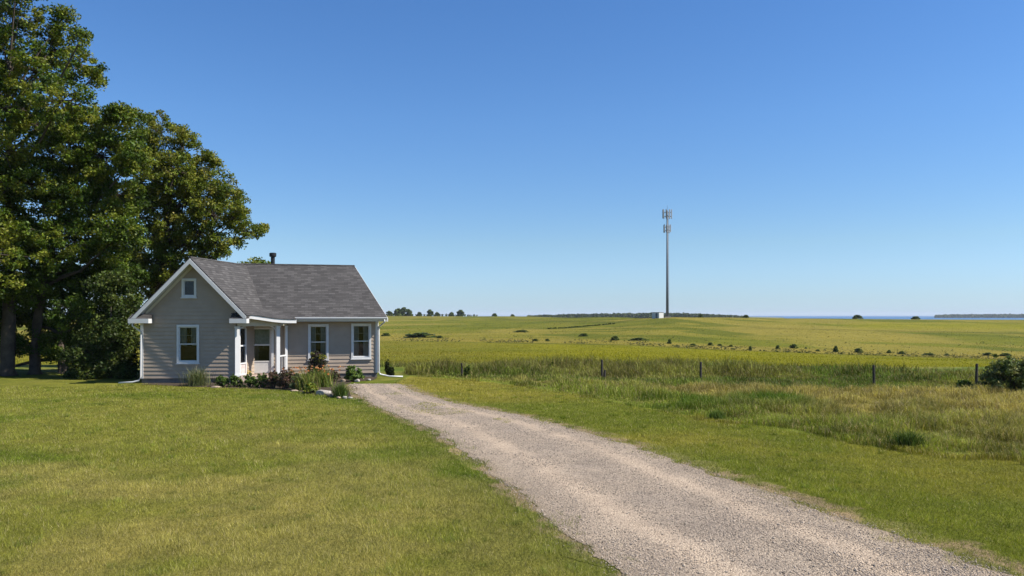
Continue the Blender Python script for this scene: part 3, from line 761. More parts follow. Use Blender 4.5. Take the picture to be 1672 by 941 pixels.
# foundation
mf = MB()
q = [WL + nW * -.02 + dW * .02, WR - nW * .02 - dW * .02, WR + bW * 8.9, WL + bW * 8.9]
mf.prism([v + Vector((0, 0, -.1)) for v in q], [v + Vector((0, 0, ZF + .01)) for v in q])
mf.build('foundation', M['foundation'], house); mf = MB()
q = [PL - nM * .02, A - nM * .02 - dM * .03, A + back - dM * .03, PL + back]
mf.prism([v + Vector((0, 0, -.1)) for v in q], [v + Vector((0, 0, ZF + .005)) for v in q])
mf.build('foundation', M['foundation'], house)
# corner boards
def corner(Pc, d1, n1, d2, n2, z0, z1, w=.11):
    cb = MB(); cb.obox(Pc + d1 * w / 2 + n1 * .016 + Vector((0, 0, (z0 + z1) / 2)), d1 * w / 2, n1 * .018, Vector((0, 0, (z1 - z0) / 2)))
    cb.obox(Pc + d2 * w / 2 + n2 * .013 + Vector((0, 0, (z0 + z1) / 2)), d2 * w / 2, n2 * .018, Vector((0, 0, (z1 - z0) / 2)))
    cb.build('corner_board', M['white'], house)
corner(WL, dW, nW, bW, Vector((-bW.y, bW.x, 0)), ZF, ZE + .3)
corner(A, -dM, nM, ed, en, ZF, ER_z + .1)

# ---- roofs
def set_uv(o, al, upv):
    me = o.data; uv = me.uv_layers.new(name='UVMap'); al = Vector(al).normalized(); upv = Vector(upv).normalized()
    for lp in me.loops:
        v = me.vertices[lp.vertex_index].co; uv.data[lp.index].uv = (v.dot(al), v.dot(upv))
def slope(e0, e1, r1, r0, name, th=.035, seg=10):
    """shingled slab, eave e0-e1, ridge r0-r1, over a white deck; slightly uneven like an old roof"""
    e0, e1, r1, r0 = map(Vector, (e0, e1, r1, r0))
    nn = (e1 - e0).cross(r0 - e0).normalized()
    if nn.z < 0: nn = -nn
    m = MB(); m.prism([e0, e1, r1, r0], [v + nn * th for v in (e0, e1, r1, r0)])
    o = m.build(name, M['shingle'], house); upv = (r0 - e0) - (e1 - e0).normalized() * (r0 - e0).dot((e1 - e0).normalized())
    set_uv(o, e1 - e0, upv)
    dk = MB(); lo = -nn * .05
    dk.prism([v + lo for v in (e0, e1, r1, r0)], [v - nn * .002 for v in (e0, e1, r1, r0)])
    return o, dk
decks = []
w_back = bW * wing_len
tl, tr_, ap = tip_l, tip_r, Vector(APEX_F)
oL, dk1 = slope(tl, tl + w_back, ap + w_back, ap, 'roof'); oR, dk2 = slope(tr_ + w_back, tr_, ap, ap + w_back, 'roof')
oM, dk3 = slope(eave_left, Vector((E_R.x, E_R.y, ER_z)), ridge_end, ridge_left, 'roof')
back_e0 = Vector((E_R.x, E_R.y, ER_z)) + skew * 2; back_e1 = ridge_left * 2 - Vector((eave_left.x, eave_left.y, ridge_left.z * 2 - ER_z)); back_e1.z = ER_z
back_e1 = back_e0 - dM * 8
oB, dk4 = slope(back_e0, back_e1, ridge_left, ridge_end, 'roof')
for dk in (dk1, dk2, dk3, dk4): dk.build('soffit', M['white'], house)
# ridge caps
for a, b in ((ap, ap + bW * 5.0), (ridge_end, ridge_left)):
    rc = MB(); rc.tube([a + Vector((0, 0, .035)), b + Vector((0, 0, .035))], .055, 6)
    o = rc.build('ridge_cap', M['shingle'], house); set_uv(o, (1, 0, 0), (0, 1, 1))
# rake boards
up = Vector((0, 0, 1))
def rake(a, b, outn, h=.20, t=.035, inset=.0):
    a = Vector(a) + outn * .012 - up * .02; b = Vector(b) + outn * .012 - up * .02
    rk = MB(); rk.prism([a, b, b + outn * t, a + outn * t], [a - up * h, b - up * h, b - up * h + outn * t, a - up * h + outn * t])
    rk.build('rake_board', M['white'], house)
rake(tl, ap, nW); rake(tr_, ap, nW)
rake(Vector((E_R.x, E_R.y, ER_z)), ridge_end, en, .16); rake(back_e0, ridge_end, en, .16)
# frieze strips under the rakes against the wall
for sgn in (-1, 1):
    a = WL + dW * (mid + sgn * (wing_w / 2 - .01)) + nW * .03; a.z = ZR - .17 - (wing_w / 2) * sl_w
    b = WL + dW * mid + nW * .03; b.z = ZR - .17
    rk = MB(); rk.prism([a - up * .16, b - up * .16, b, a], [v + nW * .02 for v in (a - up * .16, b - up * .16, b, a)])
    rk.build('frieze_board', M['beige'], house)
# eave returns of the gable
for base, sg in ((tip_l, 1), (tip_r, -1)):
    rt = MB(); rs = MB(); s_in = base + dW * sg * .80
    a = Vector((base.x, base.y, 0)) - dW * sg * .03; b = Vector((s_in.x, s_in.y, 0)); b = a.lerp(b, 1.0 if sg > 0 else .85); fz = .02
    q0 = [a + nW * .06, b + nW * .06, b - nW * .34, a - nW * .34]
    if sg < 0: q0 = q0[::-1]
    rt.prism([v + up * (ZE - .14) for v in q0], [v + up * (ZE + .045) for v in q0])
    c0 = [v + up * (ZE + .048) for v in q0]
    m0 = (q0[0] + q0[3]) / 2; 
    bk = [q0[2], q0[3]] if sg > 0 else [q0[0], q0[1]]
    fr_ = [q0[0], q0[1]] if sg > 0 else [q0[2], q0[3]]
    f0, f1 = fr_[0] + up * (ZE + .05), fr_[1] + up * (ZE + .05); k0, k1 = bk[0] + up * (ZE + .24), bk[1] + up * (ZE + .24)
    rs.poly([f0, f1, k0, k1]); rs.poly([f0, k1, k1 - up * .18]); rs.poly([f1, f1, k0][1:] + [k0 - up * .18])
    rt.build('eave_return', M['white'], house)
    o = rs.build('return_roof', M['shingle'], house); set_uv(o, dW, (0, .9, .4))

# gutters and downspouts
gm = MB()
def gutter(a, b, outn):
    a = Vector(a) + outn * .06; b = Vector(b) + outn * .06
    prof = [(-.055, .03), (-.055, -.085), (.03, -.085), (.06, -.02), (.06, .03)]
    gm.prism([a + outn * x + up * z for x, z in prof], [b + outn * x + up * z for x, z in prof])
sg, _ = wall_hit(480, eM0, dM)
g0 = eM0 + dM * sg
gutter(Vector((g0.x, g0.y, ER_z)), Vector((E_R.x, E_R.y, ER_z)), nM)
gm.build('gutter', M['gutter'], house)
fs = MB(); a = Vector((g0.x, g0.y, ER_z - .09)) - nM * .02; b = Vector((E_R.x, E_R.y, ER_z - .09)) - nM * .02
fs.bar(a, b, .03, .15)
fs.poly([a - up * .075, b - up * .075, b - nM * .40 - up * .075, a - nM * .40 - up * .075])
fs.build('fascia', M['white'], house)
ds = MB()
e = Vector((E_R.x, E_R.y, ER_z)) + nM * .07 - dM * .12
c = A + nM * .075 + dM * .04
ds.tube([e - up * .08, e - up * .2, c + up * (ER_z - .42), c + up * (ER_z - .6), c + up * .28, c + up * .14 + nM * .06 + dM * .05, c + nM * .30 + dM * .45 + up * .05, c + nM * .42 + dM * 1.05 + up * .035], .034, 8)
ds.build('downspout', M['gutter'], house, True)
ds = MB()
e = Vector((tip_l.x, tip_l.y, ZE)) - nW * .02 + dW * .12
c = WL + nW * .07 + dW * .03 - dW * .0
ds.tube([e - up * .12, e - up * .25, c + up * (ZE - .5), c + up * (ZE - .7), c + up * .28, c + up * .13 + nW * .05 - dW * .06, c + nW * .1 - dW * .30 + up * .06, c + nW * .14 - dW * .85 + up * .035], .034, 8)
ds.build('downspout', M['gutter'], house, True)
# flue
fl = P(445.5, 433, 39.4); fz = ridge_end.z
ft = MB(); fb = Vector((fl.x, fl.y, fz - .5)); zt = zat(413, fl)
ft.tube([fb, Vector((fl.x, fl.y, zt - .14))], .10, 14)
ft.tube([Vector((fl.x, fl.y, zt - .20)), Vector((fl.x, fl.y, zt - .16)), Vector((fl.x, fl.y, zt - .02)), Vector((fl.x, fl.y, zt))], [.15, .17, .17, .12], 14)
ft.build('flue_pipe', M['black'], house)

# ---- porch
pf = MB()
pl_front = WR + nW * .02; s_r, q_r = wall_hit(472, PL, dM)
pr_front = P(459, HY, 34.75); pr_front.z = 0
q = [pl_front + dW * -.05 + nW * .0, pr_front, q_r + nM * .0, PL + dM * .3]
pf.prism([v for v in q], [v + up * ZP for v in q])
pf.build('porch_floor', M['brick'], house)
st = MB()
s0, q0 = wall_hit(408, pl_front, (pr_front - pl_front).normalized()); s1, q1 = wall_hit(448, pl_front, (pr_front - pl_front).normalized())
dP = (pr_front - pl_front).normalized(); nP = Vector((dP.y, -dP.x, 0))
st.prism([q0, q0 + nP * .32, q1 + nP * .32, q1][::-1], [v + up * .13 for v in (q0, q0 + nP * .32, q1 + nP * .32, q1)][::-1])
st.build('step', M['brick'], house)
ZB = zat(533, pl_front)                                   # underside of the frieze beam
def post(pt_, w=.13, z1=None):
    m = MB(); z1 = z1 or ZB
    m.obox(pt_ + up * (ZP + z1) / 2, dP * w / 2, nP * w / 2, up * (z1 - ZP) / 2)
    m.obox(pt_ + up * (ZP + .05), dP * (w / 2 + .02), nP * (w / 2 + .02), up * .05)
    m.obox(pt_ + up * (z1 - .04), dP * (w / 2 + .018), nP * (w / 2 + .018), up * .03)
    return m.build('porch_post', M['white'], house)
pA = pl_front + dP * .04 - nP * .07 ; pB = pr_front - dP * .12 - nP * .09
post(pA, .19); post(pB, .16)
sc_, pC = wall_hit(467, PL, dM); pC = pC + nM * .07; post(pC, .11)
# frieze beam
zf = (ZB + 2.72) / 2
for a_, b_, w_, h_ in ((pA, pB, .13, 2.72 - ZB), (pB, pC, .10, 2.70 - ZB)):
    bm_ = MB(); bm_.bar(a_ + up * zf, b_ + up * zf, w_, h_); bm_.build('porch_beam', M['beige'], house)
ce = MB(); ce.poly([pA + up * 2.66, pB + up * 2.66, pC + up * 2.66, PL + dM * .6 + up * 2.66]); ce.build('porch_ceiling', M['beige'], house)
# curved fascia and hood roof
fa = MB(); hr = MB()
top = [(383, 517.5), (390, 516), (400, 514.2), (410, 514.8), (422, 516.4), (435, 518.4), (447, 520.2), (459, 521.3), (471, 522), (484, 522)]
Lp = []
for i, (a_, b_) in enumerate(top):
    t = (a_ - 371) / (484 - 371); dd = 33.05 + (34.75 - 33.05) * t
    Lp.append(P(a_, b_, dd))
for i in range(len(Lp) - 1):
    a_, b_ = Lp[i], Lp[i + 1]; h = .155
    fa.prism([a_ - up * h, b_ - up * h, b_ - up * h - nP * .05, a_ - up * h - nP * .05], [a_, b_, b_ - nP * .05, a_ - nP * .05])
    o1 = nP * .03 + up * .004
    hr.prism([a_ + o1, b_ + o1, b_ - nP * 1.5 + up * .40, a_ - nP * 1.5 + up * .40], [v + up * .03 for v in (a_ + o1, b_ + o1, b_ - nP * 1.5 + up * .40, a_ - nP * 1.5 + up * .40)])
fa.build('porch_fascia', M['white'], house)
o = hr.build('porch_roof', M['shingle'], house); set_uv(o, dP, -nP * .9 + up * .3)
# curved brackets
def bracket(p, s, L=.27):
    m = MB(); pts = []
    for i in range(7):
        a_ = i / 6 * math.pi / 2
        pts.append(p + dP * s * (L * (1 - math.cos(a_))) + up * (ZB - L + L * math.sin(a_)))
    m.tube(pts, .022, 6); m.build('bracket', M['white'], house)
bracket(pA + dP * .10, 1); bracket(pB - dP * .08, -1)
# side screen between post and wall
sr = MB(); zr = zat(582, pB)
sr.bar(pB + up * zr, pC + up * zr, .06, .06); sr.bar(pB + up * (ZP + .08), pC + up * (ZP + .08), .05, .06)
dd_ = (pC - pB).normalized()
for t in (.22, .5, .78):
    c = pB.lerp(pC, t); sr.bar(c + up * (ZP + .1), c + up * zr, .03, .03)
sr.build('railing', M['white'], house)
# ---- storm door
pt = lambda s, z, o: PL + dM * s + nM * o + up * z
dr_t = MB(); zt = zd1 + .0
s407, _ = wall_hit(406.5, PL, dM); s447, _ = wall_hit(447, PL, dM)
for sa, sb in ((s407, sd0), (sd1, s447)): dr_t.obox(pt((sa + sb) / 2, (ZP + zt) / 2 + .02, .02), dM * (sb - sa) / 2, nM * .04, up * ((zt - ZP) / 2 + .02))
dr_t.obox(pt((s407 + s447) / 2, zt + .09, .02), dM * (s447 - s407) / 2, nM * .045, up * .055)
dr_t.build('door_frame', M['white'], house)
leaf = MB(); sw = .075; zA = zat(563.5, qd); zBt = zat(590, qd)
za0 = ZP + .02
for c in (sd0 + sw / 2, sd1 - sw / 2): leaf.obox(pt(c, (za0 + zt) / 2, .0), dM * sw / 2, nM * .02, up * (zt - za0) / 2)
for zz, hh in ((zt - .04, .04), (zA, .035), (zBt - .02, .03), (za0 + .04, .04)): leaf.obox(pt((sd0 + sd1) / 2, zz, .0), dM * ((sd1 - sd0) / 2 - sw), nM * .019, up * hh)
leaf.obox(pt((sd0 + sd1) / 2, (za0 + zBt) / 2 + .01, -.006), dM * ((sd1 - sd0) / 2 - sw), nM * .012, up * ((zBt - za0) / 2 - .065))
dl = leaf.build('door', M['doorpaint'], house)
g = MB(); g.quad(pt(sd0 + sw, zBt, -.004), pt(sd1 - sw, zBt, -.004), pt(sd1 - sw, zt - .05, -.004), pt(sd0 + sw, zt - .05, -.004)); g.build('pane', M['glass'], dl)
h = MB(); h.bar(pt(sd0 + .04, 1.15, .045), pt(sd0 + .04, 1.3, .045), .02, .02); h.bar(pt(sd0 + .04, 1.22, .02), pt(sd0 + .04, 1.22, .05), .02, .03); h.build('handle', M['black'], dl)
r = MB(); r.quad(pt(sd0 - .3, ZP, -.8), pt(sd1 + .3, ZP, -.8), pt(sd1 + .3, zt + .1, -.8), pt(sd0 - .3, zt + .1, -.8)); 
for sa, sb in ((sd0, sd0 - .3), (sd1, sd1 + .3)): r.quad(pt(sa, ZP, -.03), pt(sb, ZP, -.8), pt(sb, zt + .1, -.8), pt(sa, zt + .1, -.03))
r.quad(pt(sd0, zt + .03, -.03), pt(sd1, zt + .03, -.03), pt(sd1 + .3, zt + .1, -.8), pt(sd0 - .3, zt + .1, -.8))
r.build('dark_box', M['dark_room'], dl)  # same near-black box, standing for the unlit hall behind the door
c = MB(); c.quad(pt(sd0 + .05, zA, -.06), pt(sd1 - .05, zA, -.06), pt(sd1 - .05, zt, -.06), pt(sd0 + .05, zt, -.06)); c.build('curtain', M['curtain'], dl)
# tall side window of the porch, in the wing's right wall
nS = Vector((bW.y, -bW.x, 0)); zs1 = zat(536, qd); zs0 = ZP + .02; zsm = zat(563, qd); zsp = zat(591, qd)
ps = lambda q_, z, o: WR + bW * q_ + nS * o + up * z
sf = MB()
for c_ in (ss0 - .035, ss1 + .035): sf.obox(ps(c_, (zs0 + zs1) / 2, .03), bW * .035, nS * .03, up * (zs1 - zs0) / 2)
for zz in (zs1 + .03, zsm, zsp, zs0 + .03): sf.obox(ps((ss0 + ss1) / 2, zz, .025), bW * (ss1 - ss0) / 2, nS * .025, up * .03)
sl_o = sf.build('side_window', M['white'], house)
g = MB(); g.quad(ps(ss0, zsp, .012), ps(ss1, zsp, .012), ps(ss1, zs1, .012), ps(ss0, zs1, .012)); g.build('pane', M['glass'], sl_o)
g = MB(); g.quad(ps(ss0 - .1, zsp - .1, -.4), ps(ss1 + .1, zsp - .1, -.4), ps(ss1 + .1, zs1 + .1, -.4), ps(ss0 - .1, zs1 + .1, -.4))
for s_ in (ss0, ss1): g.quad(ps(s_, zsp, 0), ps(s_, zsp, -.4), ps(s_, zs1, -.4), ps(s_, zs1, 0))
g.build('dark_box', M['dark_room'], sl_o)  # near-black box again, interior shade held in its colour
g = MB(); g.quad(ps(ss0, zs0, .022), ps(ss1, zs0, .022), ps(ss1, zsp, .022), ps(ss0, zsp, .022)); g.build('panel', M['pinkpanel'], sl_o)

# ------------------------------------------------------------------ trees
def leaf_cloud(cen, rad, n_per, size, cols, up=.6, squash=.75, out_c=None):
    """leaf quads gathered round clump centres"""
    cen = np.asarray(cen); k = len(cen); n = k * n_per
    ci = np.repeat(np.arange(k), n_per)
    v = rng.normal(size=(n, 3)); v /= np.linalg.norm(v, axis=1, keepdims=True)
    r = rng.random(n) ** .45
    off = v * r[:, None] * np.asarray(rad)[ci, None]; off[:, 2] *= squash
    c = cen[ci] + off
    nn = rng.normal(size=(n, 3)) + v * .5; nn[:, 2] += up; nn /= np.linalg.norm(nn, axis=1, keepdims=True)
    t = np.cross(nn, rng.normal(size=(n, 3))); t /= np.linalg.norm(t, axis=1, keepdims=True); b = np.cross(nn, t)
    s = size * (.6 + .8 * rng.random(n))[:, None]
    V = np.stack([c - t * s * .55, c + b * s * .33 - nn * s * .08, c + t * s * .55, c - b * s * .33 - nn * s * .08], 1).reshape(-1, 3)
    Fq = np.arange(n * 4).reshape(n, 4)
    cols = np.asarray(cols)
    cc = cols[rng.integers(0, len(cols), k)]                       # clump tone
    lc = cc[ci] * (.55 + .9 * rng.random((n, 1))) * (1 + (rng.random((n, 3)) - .5) * .2)
    return V, Fq, np.repeat(lc, 4, 0)
GREENS = np.array([[.064, .102, .010], [.095, .132, .013], [.138, .160, .018], [.040, .068, .008]])
OLIVES = np.array([[.115, .142, .014], [.152, .166, .019], [.082, .112, .011], [.180, .178, .028]])
DARKS = np.array([[.040, .060, .014], [.055, .078, .016], [.070, .092, .018]])
def tree(name, trunk_px, base_py, d, lobes, label, cat='tree', cols=GREENS, trunk_r=.32, leafs=.15, dens=1.0, spread=1.4, group=None, lean=0.0, clump=.38, split=.42):
    b = Vector(((trunk_px - CX) / F * d, d, 0)); b.z = tz(b.x, b.y) - .05
    t = thing(name, b, label, cat, group)
    L = []
    for (px, py, rp) in lobes:
        c = P(px, py, d + random.uniform(-spread, spread)); L.append((c, rp / F * d))
    topz = max(c.z for c, _ in L); cx_ = sum(c.x for c, _ in L) / len(L)
    tr = MB(); 
    h = topz * .78; pts = []; rad = []
    for i in range(9):
        f = i / 8; x = b.x + (cx_ - b.x) * f * f * .6 + .25 * math.sin(f * 5 + px) * f
        pts.append(Vector((x, b.y + .3 * math.sin(f * 4) * f, b.z + (h - b.z) * f))); rad.append(trunk_r * ((1.5 if i == 0 else 1) * (1 - f) ** .8 + .08))
    pts.insert(1, pts[0].lerp(pts[1], .18)); rad.insert(1, trunk_r * 1.02)
    tr.tube(pts, rad, 10)
    cen = []; crad = []
    def on_trunk(z):
        z = max(b.z + .8, min(z, h - .1))
        for i in range(len(pts) - 1):
            if pts[i + 1].z >= z: 
                f = (z - pts[i].z) / max(1e-6, pts[i + 1].z - pts[i].z); return pts[i].lerp(pts[i + 1], f), rad[i]
        return pts[-1], rad[-1]
    for c, Rr in L:
        s, r0 = on_trunk(b.z + (c.z - b.z) * (1 - split * .6) - abs(c.x - b.x) * .15)
        m1 = s.lerp(c, .5) + Vector((0, random.uniform(-.3, .3), -.12 * (c - s).length * .5 + random.uniform(-.2, .3)))
        rr = min(r0 * .6, .035 + .03 * (c - s).length)
        tr.tube([s, s.lerp(m1, .5) + Vector((0, 0, .08)), m1, c], [rr, rr * .75, rr * .55, rr * .3], 6, False)
        k = max(8, int(36 * Rr * Rr * dens))
        for i in range(k):
            v = Vector(rng.normal(size=3)); v.normalize(); q = c + Vector((v.x, v.y * 1.1, v.z * .85)) * Rr * (.3 + .75 * random.random() ** .5 + (.28 * random.random() if random.random() < .18 else 0))
            cen.append(q); crad.append(clump * (.6 + .7 * random.random()))
            if i % 2 == 0:
                m2 = c.lerp(q, .5) + Vector((random.uniform(-.12, .12), 0, random.uniform(-.05, .15)))
                tr.tube([c, m2, q], [rr * .28, rr * .2, .008], 4, False)
    tr.build('trunk', M['bark'], t, True)
    V, Fq, T = leaf_cloud(cen, crad, int(105 * (clump / .5) ** 2 * (.15 / leafs) ** 1.6), leafs, cols)
    np_mesh('crown', V, [Fq], M['leaf'], t, T)
    return t
tree('broadleaf_tree', 12, 614, 37.5,
     [(20, 20, 58), (-25, 90, 60), (95, 48, 26), (88, 84, 34), (60, 120, 52), (128, 105, 32), (100, 165, 46), (20, 175, 55), (150, 128, 22), (45, -50, 50), (-30, -40, 60), (-5, 240, 52), (70, 210, 42), (15, 300, 46), (-60, 170, 70), (-70, 300, 80), (-50, 420, 75), (135, 60, 14), (0, 370, 45), (20, 440, 40), (105, 25, 16), (20, -120, 40)],
     'tallest broadleaf tree at the left edge, its top out of frame', leafs=.118, cols=np.concatenate([GREENS, OLIVES[:2]]), trunk_r=.30, dens=.8, spread=2.4)
tree('broadleaf_tree', 57, 615, 38.5,
     [(150, 205, 36), (205, 195, 24), (165, 255, 44), (115, 250, 46), (60, 300, 50), (130, 325, 54), (188, 320, 44), (218, 262, 28), (90, 395, 50), (160, 400, 48), (30, 380, 44), (195, 385, 38), (180, 180, 16), (105, 205, 28), (218, 220, 16)],
     'dense dark green tree between the tallest tree and the spreading one', leafs=.118, cols=GREENS, trunk_r=.25, dens=1.35)
tree('broadleaf_tree', 103, 613, 39.0,
     [(100, 460, 46), (150, 470, 42), (50, 470, 42), (195, 450, 34), (120, 520, 34), (70, 525, 32), (20, 500, 36), (165, 520, 34), (205, 500, 20), (-20, 540, 44), (95, 560, 20), (130, 555, 24), (0, 565, 26), (60, 560, 22), (-40, 590, 30), (120, 585, 18), (85, 578, 12)],
     'low branching shade tree with leaves hanging down left of the house', leafs=.118, cols=GREENS[[0, 1, 3, 3]], trunk_r=.22, dens=1.5, spread=2.6)
tree('spreading_tree', 244, 606, 45.0,
     [(262, 212, 30), (232, 205, 26), (300, 238, 28), (330, 282, 32), (285, 278, 36), (243, 262, 34), (366, 312, 26), (396, 345, 22), (408, 380, 18), (350, 352, 34), (300, 335, 36), (250, 335, 40), (378, 398, 16), (228, 395, 40), (275, 395, 32), (325, 385, 26), (215, 330, 36), (205, 440, 40), (250, 440, 34), (425, 372, 8), (392, 322, 12), (345, 262, 12), (300, 215, 10), (305, 300, 34), (265, 300, 36), (340, 320, 30), (290, 380, 36), (320, 425, 26), (280, 440, 30), (225, 460, 34), (352, 395, 20), (385, 360, 22), (365, 412, 12), (330, 255, 14), (230, 250, 30)],
     'wide spreading olive green tree behind the gable of the house', leafs=.118, cols=OLIVES, trunk_r=.27, dens=1.0, clump=.36)
tree('broadleaf_tree', 415, 600, 56.0,
     [(418, 436, 14), (403, 434, 12), (436, 436, 9), (415, 460, 26), (430, 480, 26), (400, 485, 26)],
     'small tree behind the house, only its top showing over the ridge', leafs=.16, cols=OLIVES, trunk_r=.2, spread=.8)
tree('evergreen_shrub', 180, 622, 36.2,
     [(195, 555, 26), (172, 592, 28), (203, 505, 22), (148, 575, 22), (212, 598, 13), (180, 470, 28), (140, 606, 18), (190, 605, 22), (200, 535, 20), (160, 540, 26), (212, 560, 12), (130, 575, 20), (150, 612, 16), (205, 615, 12), (185, 580, 26), (122, 612, 10)],
     'dark dense shrub filling the gap beside the left corner of the house', 'shrub', leafs=.12, cols=DARKS, trunk_r=.12, dens=1.6, spread=.6, clump=.42)
tree('broadleaf_tree', -90, 616, 36.5, [(-90, 300, 80), (-120, 180, 80), (-60, 100, 70), (-130, 420, 70), (-40, 480, 50), (-80, 520, 50), (-100, 20, 70)],
     'tree standing just outside the left edge of the view', leafs=.15, dens=.9)

# ------------------------------------------------------------------ far vegetation
def bush_mesh(name, n, leafs, cols, shape, seed, mat=M['leaf']):
    """unit shrub: about 1 wide, 1 high, base at 0"""
    global rng
    cen = []; rad = []
    r_ = np.random.default_rng(seed)
    for i in range(n):
        a = r_.random() * 6.28; q = math.sqrt(r_.random()) * .42; z = r_.random() ** 1.25
        q *= 1 - .55 * z ** 2 if shape == 'mound' else (.55 + .45 * math.sin(z * 3.0))
        q *= math.sqrt(max(0, 1 - z * z)) / (1 - .55 * z ** 2); cen.append((q * math.cos(a) + .04 * r_.normal(), q * math.sin(a), .04 + z * .78)); rad.append(.09 + .08 * r_.random())
    V, Fq, T = leaf_cloud(np.array(cen), np.array(rad), 26, leafs, cols)
    V[:, 2] = np.maximum(V[:, 2], 0)
    return V, Fq, T
def mesh_only(name, V, Fq, T, mat):
    o = np_mesh(name, V, [Fq], mat, None, T); me = o.data; bpy.data.objects.remove(o); return me
protos = [mesh_only('shrub', *bush_mesh('shrub', 45, .16, DARKS * 1.35, 'mound', s), M['leaf']) for s in (1, 2, 3)]
def ground_at(px, py, dguess=None):
    """walk the sight line through the pixel down to the terrain"""
    u = (px - CX) / F; v = (py - HY) / F
    d = np.linspace(44, 900, 8000); z = terrain(u * d, d); below = (EYE - v * d) <= z
    i = int(np.argmax(below)) if below.any() else 1500
    return Vector((u * d[i], d[i], float(z[i])))
def shrub(px, py, wpx, hpx, label, cat='shrub', group=None, name='shrub', d=None, mesh=None):
    g_ = ground_at(px, py) if d is None else Vector(((px - CX) / F * d, d, tz((px - CX) / F * d, d)))
    o = bpy.data.objects.new(name, mesh or random.choice(protos)); COL.objects.link(o)
    o.location = g_ - Vector((0, 0, .05)); s = g_.y / F
    o.scale = (wpx * s * 1.05, max(wpx, hpx) * s, hpx * s * 1.1); o.rotation_euler.z = random.uniform(-.5, .5)
    return tag(o, label, cat, group)
GF = 'shrubs dotted along the dry strip in the fields'
for a in [
 (630, 549, 15, 6, 'dark shrub half hidden by the right corner of the house'),
 (687, 551.5, 54, 9, 'wide low thicket right of the house, the biggest in the fields'),
 (718, 552.5, 12, 5, 'small shrub touching the right end of the wide thicket'),
 (851, 542.5, 26, 4, 'flat dark shrub high in the field left of the mast'),
 (874, 557.5, 11, 5, 'left one of two small shrubs close together left of the mast'),
 (894, 557.5, 8, 5, 'right one of two small shrubs close together left of the mast'),
 (953, 549.5, 16, 6, 'lone shrub on the slope below the hedge line'),
 (1005, 556, 17, 8, 'round shrub left of the low wide one below the mast'),
 (1043, 556, 30, 5, 'low wide shrub just left of the foot of the mast'),
 (1093, 561.5, 7, 9, 'narrow upright shrub right under the mast'),
 (1132, 564.5, 12, 4, 'tiny shrub first to the right of the upright one under the mast'),
 (1160, 564.5, 10, 6, 'shrub above the fence post nearest the mast'),
 (1175, 565, 9, 4, 'low tuft shrub between two rounder ones right of the mast'),
 (1194, 566.5, 9, 4, 'small shrub left of the thin bent sapling'),
 (1225, 572, 6, 8, 'thin bent sapling in the dry strip'),
 (1270, 570, 8, 7, 'short pointed shrub right of the bent sapling'),
 (1296, 569, 13, 8, 'broad pointed shrub in the middle of the dry strip'),
 (1316, 569.5, 5, 3, 'tiny dot of a shrub beside the broad pointed one'),
 (1335, 574, 8, 4, 'flat shrub low on the strip left of the tallest one'),
 (1365, 575, 9, 11, 'tallest upright shrub of the dry strip'),
 (1402, 576, 15, 8, 'spreading shrub just right of the tallest upright one'),
 (1452, 577, 9, 6, 'round dark shrub above the gap between two right fence posts'),
 (1472, 578.5, 12, 6, 'pale green shrub next to the round dark one'),
 (1516, 580, 20, 4, 'long low shrub between the fourth and fifth fence posts'),
 (1546, 581, 10, 4, 'small low shrub left of the last fence post'),
 (1613, 581, 17, 6, 'wide shrub behind the last fence post'),
 (1643, 582, 22, 6, 'shrub at the far right end of the dry strip, above the big bush'),
]: shrub(*a[:4], a[4], group=GF)
def strip_weeds():
    cen = []; rad = []
    for _ in range(1500):
        px = random.uniform(640, 1690); L = float(np.interp(px, [560, 772, 905, 1032, 1142, 1332, 1490, 1672], [556, 560, 561, 564, 570, 577.5, 583, 588]))
        py = L - abs(random.gauss(0, 3.2)) - .3 if random.random() < .75 else random.uniform(528, L - 4)
        if fbm(px, py * 5, 40., 141) < .42: continue
        g_ = ground_at(px, py); q = random.random() ** 3; cen.append((g_.x, g_.y, g_.z + .04 + .12 * q)); rad.append(.10 + .28 * q)
    V, Fq, T = leaf_cloud(cen, rad, 12, .16, np.array([[.07, .085, .025], [.10, .105, .035], [.15, .13, .06]]))
    tag(np_mesh('weeds', V, [Fq], M['leaf'], None, T), 'scattered weed tufts across the dry strip and the fields', 'weeds', kind='stuff')
strip_weeds()
# hedge line on the slope
def hedge(name, pts, hpx, label, cols=DARKS, step=.7, d=None, lf=.45):
    cen = []; rad = []
    for (p0, y0), (p1, y1) in zip(pts[:-1], pts[1:]):
        a = ground_at(p0, y0) if d is None else Vector(((p0 - CX) / F * d, d, tz((p0 - CX) / F * d, d)))
        b = ground_at(p1, y1) if d is None else Vector(((p1 - CX) / F * d, d, tz((p1 - CX) / F * d, d)))
        n = max(2, int((b - a).length / step))
        for i in range(n):
            q = a.lerp(b, (i + random.random()) / n); H = hpx / F * q.y * (.4 + 1.0 * float(fbm(q.x, q.y, 6, 51)))
            zz = tz(q.x, q.y)
            for z in (.3, .75): cen.append((q.x, q.y + random.uniform(-.8, .8), zz + H * z)); rad.append(H * .45 + .1)
    V, Fq, T = leaf_cloud(cen, rad, 14, lf, cols)
    o = np_mesh(name, V, [Fq], M['leaf'], None, T); return tag(o, label, 'hedge')
hedge('hedge', [(893, 537.5), (926, 536), (960, 533), (1005, 529)], 1.5, 'thin dark hedge line climbing the slope towards the mast')
hedge('hedge', [(1110, 566), (1200, 571), (1330, 577), (1480, 582)], 1.2, 'low dark field boundary hedge under the dry strip of shrubs', step=1.5, lf=.25)
hedge('hedge', [(560, 516), (640, 516), (700, 516), (780, 516.5)], 3.5, 'low hedgerow along the skyline right of the house', d=655, step=1.6, lf=.8)
